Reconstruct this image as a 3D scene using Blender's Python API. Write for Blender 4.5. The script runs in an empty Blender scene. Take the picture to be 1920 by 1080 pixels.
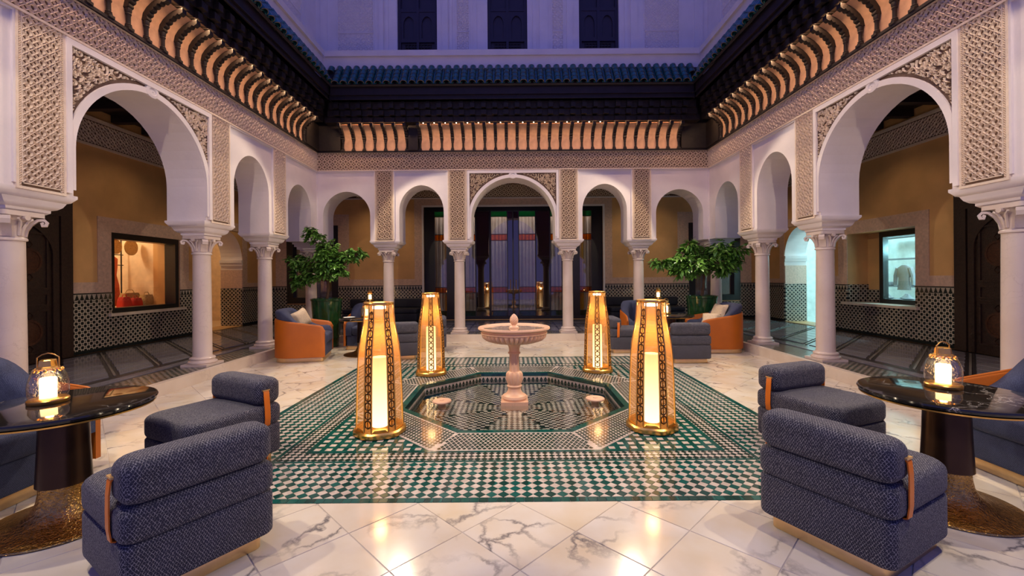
import bpy, bmesh, math, random
from math import sin, cos, pi, sqrt, atan2, radians, hypot
from mathutils import Vector, Matrix
S = bpy.context.scene
COL = S.collection
rnd = random.Random(7)

# ------------------------------------------------------------------ camera, sky, lights, exposure
cam_d = bpy.data.cameras.new('camera')
cam_d.sensor_width = 36.0
cam_d.lens = 36.0 * 815.0 / 1920.0
cam_d.shift_x = -3.0 / 1920.0
cam_d.shift_y = -20.0 / 1920.0
cam_d.clip_start = 0.05
cam = bpy.data.objects.new('camera', cam_d)
cam.location = (0, 0, 1.5)
cam.rotation_euler = (pi / 2, 0.008, 0)
COL.objects.link(cam)
S.camera = cam

S.view_settings.view_transform = 'Standard'
S.view_settings.look = 'None'
S.view_settings.gamma = 1.0
S.view_settings.exposure = -0.12
S.view_settings.use_curve_mapping = False
S.cycles.use_denoising = True
S.cycles.max_bounces = 7
S.cycles.diffuse_bounces = 4
S.cycles.glossy_bounces = 4
S.cycles.transparent_max_bounces = 12
S.cycles.sample_clamp_indirect = 6.0
S.cycles.caustics_reflective = False
S.cycles.caustics_refractive = False

w = bpy.data.worlds.new('dusk_sky')
S.world = w
w.use_nodes = True
wn = w.node_tree
bg = wn.nodes['Background']
tc = wn.nodes.new('ShaderNodeTexCoord')
sx = wn.nodes.new('ShaderNodeSeparateXYZ')
wn.links.new(tc.outputs['Generated'], sx.inputs[0])
cr = wn.nodes.new('ShaderNodeValToRGB')
cr.color_ramp.elements[0].position = 0.0
cr.color_ramp.elements[0].color = (0.34, 0.30, 0.78, 1)
cr.color_ramp.elements[1].position = 0.75
cr.color_ramp.elements[1].color = (0.11, 0.17, 0.86, 1)
wn.links.new(sx.outputs['Z'], cr.inputs[0])
wn.links.new(cr.outputs[0], bg.inputs['Color'])
bg.inputs['Strength'].default_value = 0.72


def light(kind, loc, energy, color, aim=None, **kw):
    d = bpy.data.lights.new(kind.lower() + '_lamp', kind)
    d.energy = energy
    d.color = color
    for k, v in kw.items():
        setattr(d, k, v)
    o = bpy.data.objects.new(kind.lower() + '_lamp', d)
    o.location = loc
    if aim is not None:
        o.rotation_euler = (Vector(aim) - Vector(loc)).to_track_quat('-Z', 'Y').to_euler()
    COL.objects.link(o)
    return o


WARM = (1.0, 0.80, 0.56)
SPOT_W = 430.0
# spotlights under the eaves, each washing the opposite arcade and the floor
for sgn in (-1, 1):
    for y in (2.6, 5.55, 8.4):
        light('SPOT', (sgn * 4.05, y, 5.3), SPOT_W, WARM, aim=(-sgn * 0.2, y, 0.0),
              spot_size=radians(81), spot_blend=0.06, shadow_soft_size=0.05)
for x in (-2.6, 2.6):
    light('SPOT', (x, 9.65, 5.3), SPOT_W, WARM, aim=(x, 4.8, 0.0), spot_size=radians(84), spot_blend=0.15, shadow_soft_size=0.05)
    light('SPOT', (x, 1.4, 5.3), SPOT_W * 0.9, WARM, aim=(x, 6.0, 0.0), spot_size=radians(80), spot_blend=0.06, shadow_soft_size=0.05)
# small downlights in the gallery ceilings
for sgn in (-1, 1):
    for y in (5.4, 8.6, 11.6):
        light('SPOT', (sgn * 6.6, y, 4.6), 62, (1.0, 0.70, 0.40), aim=(sgn * 7.3, y, 0), spot_size=radians(110), spot_blend=0.8, shadow_soft_size=0.05)
for x in (-4.1, 0, 4.1):
    light('SPOT', (x, 12.5, 4.6), 80, (1.0, 0.72, 0.42), aim=(x, 13.2, 0), spot_size=radians(110), spot_blend=0.8, shadow_soft_size=0.05)
# light strips tucked in the eaves above the cove boards
COVE_W = 14.0
def strip(loc, length, along_y, aim):
    o = light('AREA', loc, COVE_W * length, (1.0, 0.62, 0.34), aim=aim, shape='RECTANGLE', size=0.015, size_y=length)
    d = (Vector(aim) - Vector(loc)).normalized()
    lx = Vector((0, 1, 0)) if along_y else Vector((1, 0, 0))
    z = -d
    x = lx.cross(z).normalized()
    o.rotation_euler = Matrix((x, lx, z)).transposed().to_euler()
strip((-4.30, 6.7, 5.06), 6.0, True, (-4.58, 6.7, 4.55))
strip((4.30, 6.7, 5.06), 6.0, True, (4.58, 6.7, 4.55))
strip((-3.23, 9.93, 5.06), 1.5, False, (-3.23, 10.2, 4.55))
strip((0.87, 9.93, 5.06), 6.0, False, (0.87, 10.2, 4.55))


# ------------------------------------------------------------------ material helpers
def node(nt, typ, ins=None, **props):
    n = nt.nodes.new(typ)
    for k, v in props.items():
        setattr(n, k, v)
    for k, v in (ins or {}).items():
        s = n.inputs[k]
        if hasattr(v, 'is_output'):
            nt.links.new(v, s)
        else:
            s.default_value = v
    return n


def c4(c):
    return (c[0], c[1], c[2], 1.0)


def srgb(r, g, b):
    f = lambda v: (v / 255.0 / 12.92) if v / 255.0 <= 0.04045 else ((v / 255.0 + 0.055) / 1.055) ** 2.4
    return (f(r), f(g), f(b))


def new_mat(name):
    m = bpy.data.materials.new(name)
    m.use_nodes = True
    nt = m.node_tree
    p = nt.nodes['Principled BSDF']
    return m, nt, p


def math_n(nt, op, a, b=0.0, clamp=False):
    n = node(nt, 'ShaderNodeMath', {0: a, 1: b}, operation=op)
    n.use_clamp = clamp
    return n.outputs[0]


def ramp(nt, fac, *stops):
    n = node(nt, 'ShaderNodeValToRGB', {0: fac})
    e = n.color_ramp.elements
    while len(e) < len(stops):
        e.new(0.5)
    for k, (p, c) in enumerate(stops):
        e[k].position = p
        e[k].color = c4(c)
    return n.outputs[0]


def mixc(nt, fac, a, b):
    n = node(nt, 'ShaderNodeMix', data_type='RGBA')
    for idx, v in ((0, fac), (6, a), (7, b)):
        if hasattr(v, 'is_output'):
            nt.links.new(v, n.inputs[idx])
        else:
            n.inputs[idx].default_value = v if idx == 0 else c4(v)
    return n.outputs[2]


def simple(name, col, rough=0.5, metal=0.0, var=0.12, scale=6.0, bump=0.0, bscale=40.0, coat=0.0, spec=0.5):
    """One colour with a little noise variation and fine relief."""
    m, nt, p = new_mat(name)
    t = node(nt, 'ShaderNodeTexCoord').outputs['Object']
    n = node(nt, 'ShaderNodeTexNoise', {'Vector': t, 'Scale': scale, 'Detail': 4.0})
    lo = tuple(v * (1 - var) for v in col)
    hi = tuple(min(1, v * (1 + var)) for v in col)
    nt.links.new(ramp(nt, n.outputs[0], (0.3, lo), (0.7, hi)), p.inputs['Base Color'])
    p.inputs['Roughness'].default_value = rough
    p.inputs['Metallic'].default_value = metal
    p.inputs['Coat Weight'].default_value = coat
    p.inputs['Specular IOR Level'].default_value = spec
    if bump:
        b = node(nt, 'ShaderNodeTexNoise', {'Vector': t, 'Scale': bscale, 'Detail': 3.0})
        bn = node(nt, 'ShaderNodeBump', {'Height': b.outputs[0], 'Strength': bump, 'Distance': 0.01})
        nt.links.new(bn.outputs[0], p.inputs['Normal'])
    return m


def emit(name, col, strength):
    m, nt, p = new_mat(name)
    p.inputs['Base Color'].default_value = c4(col)
    p.inputs['Emission Color'].default_value = c4(col)
    p.inputs['Emission Strength'].default_value = strength
    return m


def marble_mat(name, base, vein, warm, rough, vscale=1.6, amount=1.0, per_piece=True, thin=0.035, m0=0.45):
    m, nt, p = new_mat(name)
    t = node(nt, 'ShaderNodeTexCoord').outputs['Object']
    if per_piece:
        oi = node(nt, 'ShaderNodeObjectInfo')
        rx = math_n(nt, 'MULTIPLY', oi.outputs['Random'], 37.0)
        cmb = node(nt, 'ShaderNodeCombineXYZ', {0: rx, 1: rx, 2: rx})
        t = node(nt, 'ShaderNodeVectorMath', {0: t, 1: cmb.outputs[0]}, operation='ADD').outputs[0]
        rot = node(nt, 'ShaderNodeVectorRotate', {'Vector': t, 'Angle': math_n(nt, 'MULTIPLY', oi.outputs['Random'], 6.28)})
        t = rot.outputs[0]
    d = node(nt, 'ShaderNodeTexNoise', {'Vector': t, 'Scale': 2.2, 'Detail': 6.0, 'Roughness': 0.6})
    off = node(nt, 'ShaderNodeVectorMath', {0: d.outputs['Color'], 'Scale': 0.55}, operation='SCALE')
    tv = node(nt, 'ShaderNodeVectorMath', {0: t, 1: off.outputs[0]}, operation='ADD').outputs[0]
    v = node(nt, 'ShaderNodeTexVoronoi', {'Vector': tv, 'Scale': vscale}, feature='DISTANCE_TO_EDGE')
    lines = ramp(nt, v.outputs['Distance'], (0.0, (1, 1, 1)), (thin, (0, 0, 0)))
    n2 = node(nt, 'ShaderNodeTexNoise', {'Vector': t, 'Scale': 1.7, 'Detail': 3.0})
    mask = ramp(nt, n2.outputs[0], (m0, (0, 0, 0)), (m0 + 0.22, (1, 1, 1)))
    f = math_n(nt, 'MULTIPLY', lines, mask)
    f = math_n(nt, 'MULTIPLY', f, amount)
    cloud = node(nt, 'ShaderNodeTexNoise', {'Vector': t, 'Scale': 2.6, 'Detail': 5.0})
    bcol = mixc(nt, ramp(nt, cloud.outputs[0], (0.35, (0, 0, 0)), (0.72, (1, 1, 1))), base, warm)
    nt.links.new(mixc(nt, f, bcol, vein), p.inputs['Base Color'])
    p.inputs['Roughness'].default_value = rough
    return m


def fabric_mat(name, base, thread, pitch=0.012, amount=0.8, width=0.16):
    """Navy cloth with a pale diamond net of raised threads, laid on each face of the block."""
    m, nt, p = new_mat(name)
    tcn = node(nt, 'ShaderNodeTexCoord')
    t = tcn.outputs['Object']
    nz = node(nt, 'ShaderNodeTexNoise', {'Vector': t, 'Scale': 60.0, 'Detail': 2.0})
    off = node(nt, 'ShaderNodeVectorMath', {0: nz.outputs['Color'], 'Scale': pitch * 0.7}, operation='SCALE')
    t2 = node(nt, 'ShaderNodeVectorMath', {0: t, 1: off.outputs[0]}, operation='ADD').outputs[0]
    s = node(nt, 'ShaderNodeSeparateXYZ', {0: t2})
    nn = node(nt, 'ShaderNodeSeparateXYZ', {0: node(nt, 'ShaderNodeVectorMath', {0: tcn.outputs['Normal']}, operation='ABSOLUTE').outputs[0]})
    ax, ay, az = nn.outputs
    top = math_n(nt, 'GREATER_THAN', az, 0.72)
    sx_ = math_n(nt, 'GREATER_THAN', ax, ay)
    def sel(f, a, b):
        return math_n(nt, 'ADD', math_n(nt, 'MULTIPLY', f, a), math_n(nt, 'MULTIPLY', math_n(nt, 'SUBTRACT', 1.0, f), b))
    u = sel(top, s.outputs[0], sel(sx_, s.outputs[1], s.outputs[0]))
    v = sel(top, s.outputs[1], s.outputs[2])
    u = math_n(nt, 'MULTIPLY', u, 1.0 / pitch)
    v = math_n(nt, 'MULTIPLY', v, 0.62 / pitch)
    def ln(e):
        d = math_n(nt, 'ABSOLUTE', math_n(nt, 'SUBTRACT', math_n(nt, 'FRACT', e), 0.5))
        return ramp(nt, d, (width * 0.5, (1, 1, 1)), (width, (0, 0, 0)))
    net = math_n(nt, 'MAXIMUM', ln(math_n(nt, 'ADD', u, v)), ln(math_n(nt, 'SUBTRACT', u, v)))
    n1 = node(nt, 'ShaderNodeTexNoise', {'Vector': t, 'Scale': 110.0, 'Detail': 2.0})
    brk = ramp(nt, n1.outputs[0], (0.36, (0.1, 0.1, 0.1)), (0.60, (1, 1, 1)))
    f = math_n(nt, 'MULTIPLY', math_n(nt, 'MULTIPLY', net, brk), amount)
    n2 = node(nt, 'ShaderNodeTexNoise', {'Vector': t, 'Scale': 9.0, 'Detail': 3.0})
    b = ramp(nt, n2.outputs[0], (0.3, tuple(x * 0.8 for x in base)), (0.7, tuple(x * 1.2 for x in base)))
    nt.links.new(mixc(nt, f, b, thread), p.inputs['Base Color'])
    p.inputs['Roughness'].default_value = 0.85
    p.inputs['Sheen Weight'].default_value = 0.05
    p.inputs['Sheen Tint'].default_value = (0.6, 0.6, 1.0, 1)
    bn = node(nt, 'ShaderNodeBump', {'Height': net, 'Strength': 0.35, 'Distance': 0.004})
    nt.links.new(bn.outputs[0], p.inputs['Normal'])
    return m


def glass_mat(name, tint, refl=1.0, base_refl=0.0, rough=0.02, bump=0.0):
    """Clear pane: what lies behind shows through, tinted; the surface mirrors at a glancing angle."""
    m, nt, p = new_mat(name)
    nt.nodes.remove(p)
    out = nt.nodes['Material Output']
    tr = node(nt, 'ShaderNodeBsdfTransparent', {'Color': c4(tint)})
    gl = node(nt, 'ShaderNodeBsdfGlossy', {'Color': (1, 1, 1, 1), 'Roughness': rough})
    lw = node(nt, 'ShaderNodeLayerWeight', {'Blend': 0.5})
    fr = math_n(nt, 'ADD', math_n(nt, 'MULTIPLY', math_n(nt, 'POWER', lw.outputs['Facing'], 4.0), 0.85), 0.03)
    if bump:
        t = node(nt, 'ShaderNodeTexCoord').outputs['Object']
        nz = node(nt, 'ShaderNodeTexNoise', {'Vector': t, 'Scale': bump, 'Detail': 2.0})
        b = node(nt, 'ShaderNodeBump', {'Height': nz.outputs[0], 'Strength': 0.25, 'Distance': 0.02})
        nt.links.new(b.outputs[0], gl.inputs['Normal'])
    f = math_n(nt, 'ADD', math_n(nt, 'MULTIPLY', fr, refl), base_refl, clamp=True)
    mx = node(nt, 'ShaderNodeMixShader', {0: f, 1: tr.outputs[0], 2: gl.outputs[0]})
    nt.links.new(mx.outputs[0], out.inputs['Surface'])
    return m


def dado_mat(name, dark, light_c, scale):
    """Glazed mosaic: dark eight-lobed dots in a pale net (pieces of about 3 cm, flat print on the dado slabs)."""
    m, nt, p = new_mat(name)
    t = node(nt, 'ShaderNodeTexCoord').outputs['Object']
    s = node(nt, 'ShaderNodeSeparateXYZ', {0: t})
    u = math_n(nt, 'MULTIPLY', math_n(nt, 'ADD', s.outputs[0], s.outputs[1]), scale)
    v = math_n(nt, 'MULTIPLY', s.outputs[2], scale)
    def dots(du, dv, r0, r1):
        fu = math_n(nt, 'SUBTRACT', math_n(nt, 'FRACT', math_n(nt, 'ADD', u, du)), 0.5)
        fv = math_n(nt, 'SUBTRACT', math_n(nt, 'FRACT', math_n(nt, 'ADD', v, dv)), 0.5)
        d = math_n(nt, 'SQRT', math_n(nt, 'ADD', math_n(nt, 'MULTIPLY', fu, fu), math_n(nt, 'MULTIPLY', fv, fv)))
        return ramp(nt, d, (r0, (1, 1, 1)), (r1, (0, 0, 0)))
    a = dots(0.0, 0.0, 0.25, 0.29)
    b = dots(0.5, 0.5, 0.25, 0.29)
    c = dots(0.5, 0.0, 0.09, 0.12)
    d = dots(0.0, 0.5, 0.09, 0.12)
    f = math_n(nt, 'MAXIMUM', math_n(nt, 'MAXIMUM', a, b), math_n(nt, 'MAXIMUM', c, d))
    nt.links.new(mixc(nt, f, light_c, dark), p.inputs['Base Color'])
    p.inputs['Roughness'].default_value = 0.22
    return m


M = {}
M['plaster'] = simple('white plaster', (0.80, 0.74, 0.74), 0.75, var=0.04, scale=3, bump=0.15, bscale=18)
M['carved'] = simple('carved plaster', (0.80, 0.67, 0.53), 0.8, var=0.08, scale=20, bump=0.3, bscale=60)
M['carved_ground_shade'] = simple('carved plaster ground shade', (0.17, 0.105, 0.068), 0.9, var=0.15, scale=30)  # plaster darkened to brown: shade of the carved holes put into the colour
M['pink'] = simple('incised pink plaster', (0.64, 0.45, 0.36), 0.7, var=0.14, scale=22, bump=0.3, bscale=45)
M['ochre'] = simple('ochre tadelakt', (0.68, 0.40, 0.17), 0.38, var=0.14, scale=1.6, bump=0.05, bscale=10)
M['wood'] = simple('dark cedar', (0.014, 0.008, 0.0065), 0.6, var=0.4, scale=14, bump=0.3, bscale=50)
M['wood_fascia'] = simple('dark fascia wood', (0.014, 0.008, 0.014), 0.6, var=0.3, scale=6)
M['board'] = simple('pale cedar board', (0.60, 0.36, 0.23), 0.65, var=0.15, scale=8, bump=0.25, bscale=35)
M['col_marble'] = marble_mat('column marble', (0.66, 0.57, 0.52), (0.40, 0.32, 0.30), (0.60, 0.50, 0.44), 0.3, 9.0, 0.5)
M['marble'] = marble_mat('floor marble', (0.66, 0.62, 0.55), (0.15, 0.14, 0.145), (0.60, 0.51, 0.37), 0.14, 2.2, 1.0, thin=0.05, m0=0.42)
M['joint'] = simple('floor joint', (0.52, 0.47, 0.42), 0.7)
M['kerb'] = marble_mat('kerb marble', (0.70, 0.62, 0.53), (0.40, 0.33, 0.28), (0.62, 0.52, 0.42), 0.3, 3.0, 0.6)
M['gal_slab'] = marble_mat('gallery slab', (0.22, 0.21, 0.24), (0.10, 0.10, 0.11), (0.17, 0.16, 0.19), 0.12, 3.0, 0.5)
M['gal_base'] = simple('gallery dark stone', (0.035, 0.033, 0.036), 0.15)
M['gal_line'] = simple('gallery pale line', (0.20, 0.18, 0.16), 0.2)
M['dado'] = dado_mat('dado mosaic', (0.010, 0.014, 0.014), (0.50, 0.44, 0.36), 9.0)
M['dado_far'] = dado_mat('dado mosaic fine', (0.010, 0.014, 0.014), (0.50, 0.44, 0.36), 9.0)
M['dado_dark'] = simple('dado dark glaze', (0.012, 0.018, 0.018), 0.2)
M['dado_light'] = simple('dado pale glaze', (0.42, 0.36, 0.30), 0.25)
M['tile_green'] = None
M['water'] = glass_mat('pool water', (0.86, 0.92, 0.90), 1.0, 0.03, 0.01, 5.0)
M['fountain'] = marble_mat('lantern-tinted fountain marble', (0.72, 0.46, 0.33), (0.42, 0.26, 0.18), (0.66, 0.40, 0.27), 0.4, 6.0, 0.5)  # orange of the lantern light mixed into the marble colour
M['brass'] = simple('brass', (0.80, 0.46, 0.12), 0.28, 1.0, var=0.1, scale=20)
M['brass_trim'] = simple('satin brass plinth', (0.80, 0.56, 0.30), 0.35, 1.0, var=0.06, scale=12)
M['hammered'] = simple('hammered brass', (0.45, 0.27, 0.08), 0.22, 1.0, var=0.3, scale=30, bump=0.9, bscale=70)
M['bronze'] = simple('dark bronze', (0.055, 0.030, 0.020), 0.3, 0.8, var=0.2, scale=5)
M['fretwork'] = simple('dark bronze fretwork', (0.10, 0.045, 0.012), 0.4, 0.7)
M['leather'] = simple('orange leather', (0.46, 0.115, 0.003), 0.5, var=0.06, scale=5, bump=0.08, bscale=140)
M['strap'] = simple('orange strap leather', (0.70, 0.17, 0.008), 0.4, var=0.05)
M['navy'] = fabric_mat('navy net fabric', (0.010, 0.011, 0.031), (0.50, 0.50, 0.52), 0.0135, 0.50, 0.12)
M['velvet'] = fabric_mat('navy velvet', (0.050, 0.046, 0.125), (0.20, 0.19, 0.33), 0.006, 0.4)
M['blue'] = fabric_mat('blue upholstery', (0.026, 0.036, 0.085), (0.13, 0.15, 0.25), 0.010, 0.4)
M['dark_blue'] = simple('midnight upholstery', (0.012, 0.014, 0.030), 0.8)
M['cushion'] = simple('beige cushion cloth', (0.50, 0.40, 0.29), 0.7, var=0.1, scale=30, bump=0.3, bscale=90)
M['black_marble'] = marble_mat('black veined marble', (0.012, 0.011, 0.011), (0.75, 0.70, 0.66), (0.016, 0.013, 0.011), 0.06, 4.0, 0.7, thin=0.022, m0=0.53)
M['pot'] = simple('green glaze', (0.012, 0.060, 0.018), 0.12, var=0.35, scale=7, coat=0.5)
M['bark'] = simple('bark', (0.10, 0.055, 0.03), 0.8, bump=0.5)
M['leaf'] = simple('glossy leaf', (0.11, 0.27, 0.045), 0.22, var=0.45, scale=12)
M['soil'] = simple('soil', (0.03, 0.02, 0.015), 0.95)
M['black'] = simple('black frame', (0.008, 0.010, 0.012), 0.3)
M['door_wood'] = simple('black stained door', (0.007, 0.006, 0.009), 0.3)
M['carved_door'] = simple('carved cedar door', (0.030, 0.015, 0.010), 0.4, var=0.4, scale=25, bump=0.6, bscale=60)
M['medallion'] = simple('painted medallion', (0.06, 0.020, 0.008), 0.5, var=0.5, scale=40)
M['curtain'] = simple('pale curtain', (0.60, 0.56, 0.52), 0.9, var=0.1, scale=4)
M['curtain_gold'] = simple('gold curtain', (0.62, 0.36, 0.05), 0.9, var=0.1, scale=4)
M['pane'] = glass_mat('door pane', (0.80, 0.80, 0.84), 1.0, 0.05)
M['pane_green'] = glass_mat('green glass', (0.02, 0.22, 0.12), 1.0, 0.05)
M['pane_amber'] = glass_mat('amber glass', (0.90, 0.40, 0.04), 1.0, 0.03)
M['pane_purple'] = glass_mat('purple glass', (0.10, 0.03, 0.18), 1.0, 0.10)
M['clear'] = glass_mat('clear glass', (0.96, 0.97, 0.97), 1.0, 0.02)
M['ripple'] = glass_mat('rippled lantern glass', (0.88, 0.80, 0.66), 1.6, 0.10, 0.08, 60.0)
M['candle'] = emit('lit candle', (1.0, 0.62, 0.27), 4.5)
def candle_mat(name, lo, hi, s_lo, s_hi, zt):
    m, nt, p = new_mat(name)
    t = node(nt, 'ShaderNodeTexCoord').outputs['Object']
    z = node(nt, 'ShaderNodeSeparateXYZ', {0: t}).outputs[2]
    f = math_n(nt, 'MULTIPLY', z, 1.0 / zt, clamp=True)
    nt.links.new(ramp(nt, f, (0.1, lo), (0.95, hi)), p.inputs['Emission Color'])
    nt.links.new(math_n(nt, 'ADD', math_n(nt, 'MULTIPLY', f, s_hi - s_lo), s_lo), p.inputs['Emission Strength'])
    p.inputs['Base Color'].default_value = c4(lo)
    return m


M['candle'] = candle_mat('lit candle tube', (1.0, 0.66, 0.30), (1.0, 0.55, 0.22), 6.0, 1.6, 0.74)
M['small_candle'] = emit('lit table candle', (1.0, 0.70, 0.36), 9.0)
M['led'] = emit('led dot', (1.0, 0.85, 0.65), 14.0)
M['shop_white'] = simple('shop white wall', (0.80, 0.84, 0.84), 0.6)
M['shop_cream'] = simple('shop cream wall', (0.82, 0.66, 0.48), 0.7)
M['red'] = simple('red cloth', (0.60, 0.03, 0.015), 0.7)
M['orange_cloth'] = simple('orange dress cloth', (0.75, 0.12, 0.015), 0.8)
M['straw'] = simple('woven straw', (0.50, 0.34, 0.14), 0.8, var=0.3, scale=50, bump=0.6, bscale=90)
M['white_cloth'] = simple('white cloth', (0.75, 0.77, 0.78), 0.8)
M['grey_cloth'] = simple('grey cloth', (0.20, 0.22, 0.25), 0.8)
M['purple_wood'] = simple('window shutter wood', (0.020, 0.012, 0.030), 0.5)
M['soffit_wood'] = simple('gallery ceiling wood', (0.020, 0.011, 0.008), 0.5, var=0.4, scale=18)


def glaze_mat(name, lo, hi, rough):
    m, nt, p = new_mat(name)
    t = node(nt, 'ShaderNodeTexCoord').outputs['Object']
    oi = node(nt, 'ShaderNodeObjectInfo')
    n = node(nt, 'ShaderNodeTexVoronoi', {'Vector': t, 'Scale': 16.0})
    f = math_n(nt, 'FRACT', math_n(nt, 'ADD', n.outputs['Color'], oi.outputs['Random']))
    nt.links.new(ramp(nt, f, (0.0, lo), (1.0, hi)), p.inputs['Base Color'])
    p.inputs['Roughness'].default_value = rough
    return m


M['tile_green'] = glaze_mat('green zellige', (0.003, 0.035, 0.028), (0.006, 0.095, 0.082), 0.10)
M['tile_dark'] = glaze_mat('dark zellige', (0.006, 0.020, 0.016), (0.010, 0.040, 0.030), 0.12)
M['tile_white'] = glaze_mat('white zellige', (0.44, 0.38, 0.335), (0.56, 0.495, 0.44), 0.14)
M['grout'] = simple('tile bed', (0.40, 0.34, 0.30), 0.6)
M['roof_tile'] = glaze_mat('blue green roof glaze', (0.004, 0.060, 0.058), (0.008, 0.125, 0.115), 0.16)
M['roof_rim'] = simple('roof tile rim', (0.16, 0.11, 0.08), 0.7)


def mesh_glow(name):
    """Fine brass gauze: about half of it is holes; the wires glow from the light inside by being lit, not by emitting."""
    m, nt, p = new_mat(name)
    nt.nodes.remove(p)
    out = nt.nodes['Material Output']
    tr = node(nt, 'ShaderNodeBsdfTransparent', {'Color': (1, 1, 1, 1)})
    tl = node(nt, 'ShaderNodeBsdfTranslucent', {'Color': (0.80, 0.42, 0.13, 1)})
    df = node(nt, 'ShaderNodeBsdfDiffuse', {'Color': (0.60, 0.36, 0.15, 1)})
    a = node(nt, 'ShaderNodeMixShader', {0: 0.45, 1: tl.outputs[0], 2: df.outputs[0]})
    b = node(nt, 'ShaderNodeMixShader', {0: 0.32, 1: tr.outputs[0], 2: a.outputs[0]})
    nt.links.new(b.outputs[0], out.inputs['Surface'])
    return m


M['gauze'] = mesh_glow('brass gauze')


# ------------------------------------------------------------------ mesh helpers
class MB:
    def __init__(self):
        self.v = []
        self.f = []

    def add(self, vs, fs):
        o = len(self.v)
        self.v.extend([tuple(p) for p in vs])
        self.f.extend([tuple(i + o for i in q) for q in fs])
        return self

    def box(self, x0, x1, y0, y1, z0, z1):
        return self.add([(x0, y0, z0), (x1, y0, z0), (x1, y1, z0), (x0, y1, z0), (x0, y0, z1), (x1, y0, z1), (x1, y1, z1), (x0, y1, z1)],
                        [(0, 3, 2, 1), (4, 5, 6, 7), (0, 1, 5, 4), (1, 2, 6, 5), (2, 3, 7, 6), (3, 0, 4, 7)])

    def fbox(self, fr, s0, s1, d0, d1, z0, z1):
        P = [fr(s, d, z) for z in (z0, z1) for s, d in ((s0, d0), (s1, d0), (s1, d1), (s0, d1))]
        return self.add(P, [(0, 3, 2, 1), (4, 5, 6, 7), (0, 1, 5, 4), (1, 2, 6, 5), (2, 3, 7, 6), (3, 0, 4, 7)])

    def prism(self, poly, z0, z1):
        n = len(poly)
        vs = [(x, y, z0) for x, y in poly] + [(x, y, z1) for x, y in poly]
        fs = [tuple(range(n - 1, -1, -1)), tuple(range(n, 2 * n))] + [(i, (i + 1) % n, n + (i + 1) % n, n + i) for i in range(n)]
        return self.add(vs, fs)

    def rings(self, rings, cap0=True, cap1=True, closed=True):
        n = len(rings[0])
        vs = [p for r in rings for p in r]
        fs = []
        for k in range(len(rings) - 1):
            for i in range(n if closed else n - 1):
                j = (i + 1) % n
                fs.append((k * n + i, k * n + j, (k + 1) * n + j, (k + 1) * n + i))
        if cap0:
            fs.append(tuple(range(n - 1, -1, -1)))
        if cap1:
            fs.append(tuple((len(rings) - 1) * n + i for i in range(n)))
        return self.add(vs, fs)

    def lathe(self, prof, n=24, cx=0, cy=0, rot=0.0, cap0=True, cap1=True):
        return self.rings([[(cx + r * cos(rot + 2 * pi * i / n), cy + r * sin(rot + 2 * pi * i / n), z) for i in range(n)] for r, z in prof], cap0, cap1)

    def tube(self, path, r, n=8, cap=True):
        path = [Vector(p) for p in path]
        rs = r if isinstance(r, (list, tuple)) else [r] * len(path)
        out = []
        prev = None
        for k, p in enumerate(path):
            t = (path[min(k + 1, len(path) - 1)] - path[max(k - 1, 0)]).normalized()
            if prev is None:
                a = Vector((0, 0, 1)) if abs(t.z) < 0.9 else Vector((1, 0, 0))
                u = t.cross(a).normalized()
            else:
                u = (prev - t * prev.dot(t)).normalized()
            prev = u
            v = t.cross(u)
            out.append([p + (u * cos(2 * pi * i / n) + v * sin(2 * pi * i / n)) * rs[k] for i in range(n)])
        return self.rings(out, cap, cap)

    def ribbon(self, path, side, w, th):
        """A strap along path: side is the width direction."""
        path = [Vector(p) for p in path]
        side = Vector(side).normalized()
        rings = []
        for k, p in enumerate(path):
            t = (path[min(k + 1, len(path) - 1)] - path[max(k - 1, 0)]).normalized()
            nrm = side.cross(t).normalized()
            rings.append([p + side * w / 2 + nrm * th / 2, p - side * w / 2 + nrm * th / 2, p - side * w / 2 - nrm * th / 2, p + side * w / 2 - nrm * th / 2])
        return self.rings(rings)

    def mesh(self, name, m, angle=40, fix=True):
        me = bpy.data.meshes.new(name)
        me.from_pydata([tuple(p) for p in self.v], [], self.f)
        if fix:
            bm = bmesh.new()
            bm.from_mesh(me)
            bmesh.ops.recalc_face_normals(bm, faces=bm.faces)
            bm.to_mesh(me)
            bm.free()
        if angle is None:
            me.shade_flat()
        else:
            me.shade_smooth()
            me.set_sharp_from_angle(angle=radians(angle))
        for mm in (m if isinstance(m, (list, tuple)) else [m]):
            me.materials.append(mm)
        return me

    def obj(self, name, m, parent=None, angle=40, fix=True):
        return link(name, self.mesh(name, m, angle, fix), parent)


def link(name, me, parent=None):
    o = bpy.data.objects.new(name, me)
    COL.objects.link(o)
    if parent is not None:
        o.parent = parent
    return o


def thing(name, label, cat, loc=(0, 0, 0), rz=0.0, group=None):
    o = bpy.data.objects.new(name, None)
    o.empty_display_size = 0.1
    COL.objects.link(o)
    o.location = loc
    o.rotation_euler = (0, 0, rz)
    tag(o, label, cat, group)
    return o


def tag(o, label=None, cat=None, group=None, kind=None):
    if label:
        o['label'] = label
    if cat:
        o['category'] = cat
    if group:
        o['group'] = group
    if kind:
        o['kind'] = kind
    return o


def struct(o, label=None):
    o['kind'] = 'structure'
    if label:
        o['label'] = label
    return o


def set_empty(name):
    o = bpy.data.objects.new(name, None)
    COL.objects.link(o)
    o['kind'] = 'structure'
    return o


def copy_tree(o, parent=None):
    c = o.copy()
    COL.objects.link(c)
    if parent is not None:
        c.parent = parent
    for ch in list(o.children):
        copy_tree(ch, c)
    return c


def dup(root, loc, rz, label, group=None):
    c = copy_tree(root)
    c.location = loc
    c.rotation_euler = (0, 0, rz)
    c['label'] = label
    if group:
        c['group'] = group
    return c


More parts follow.
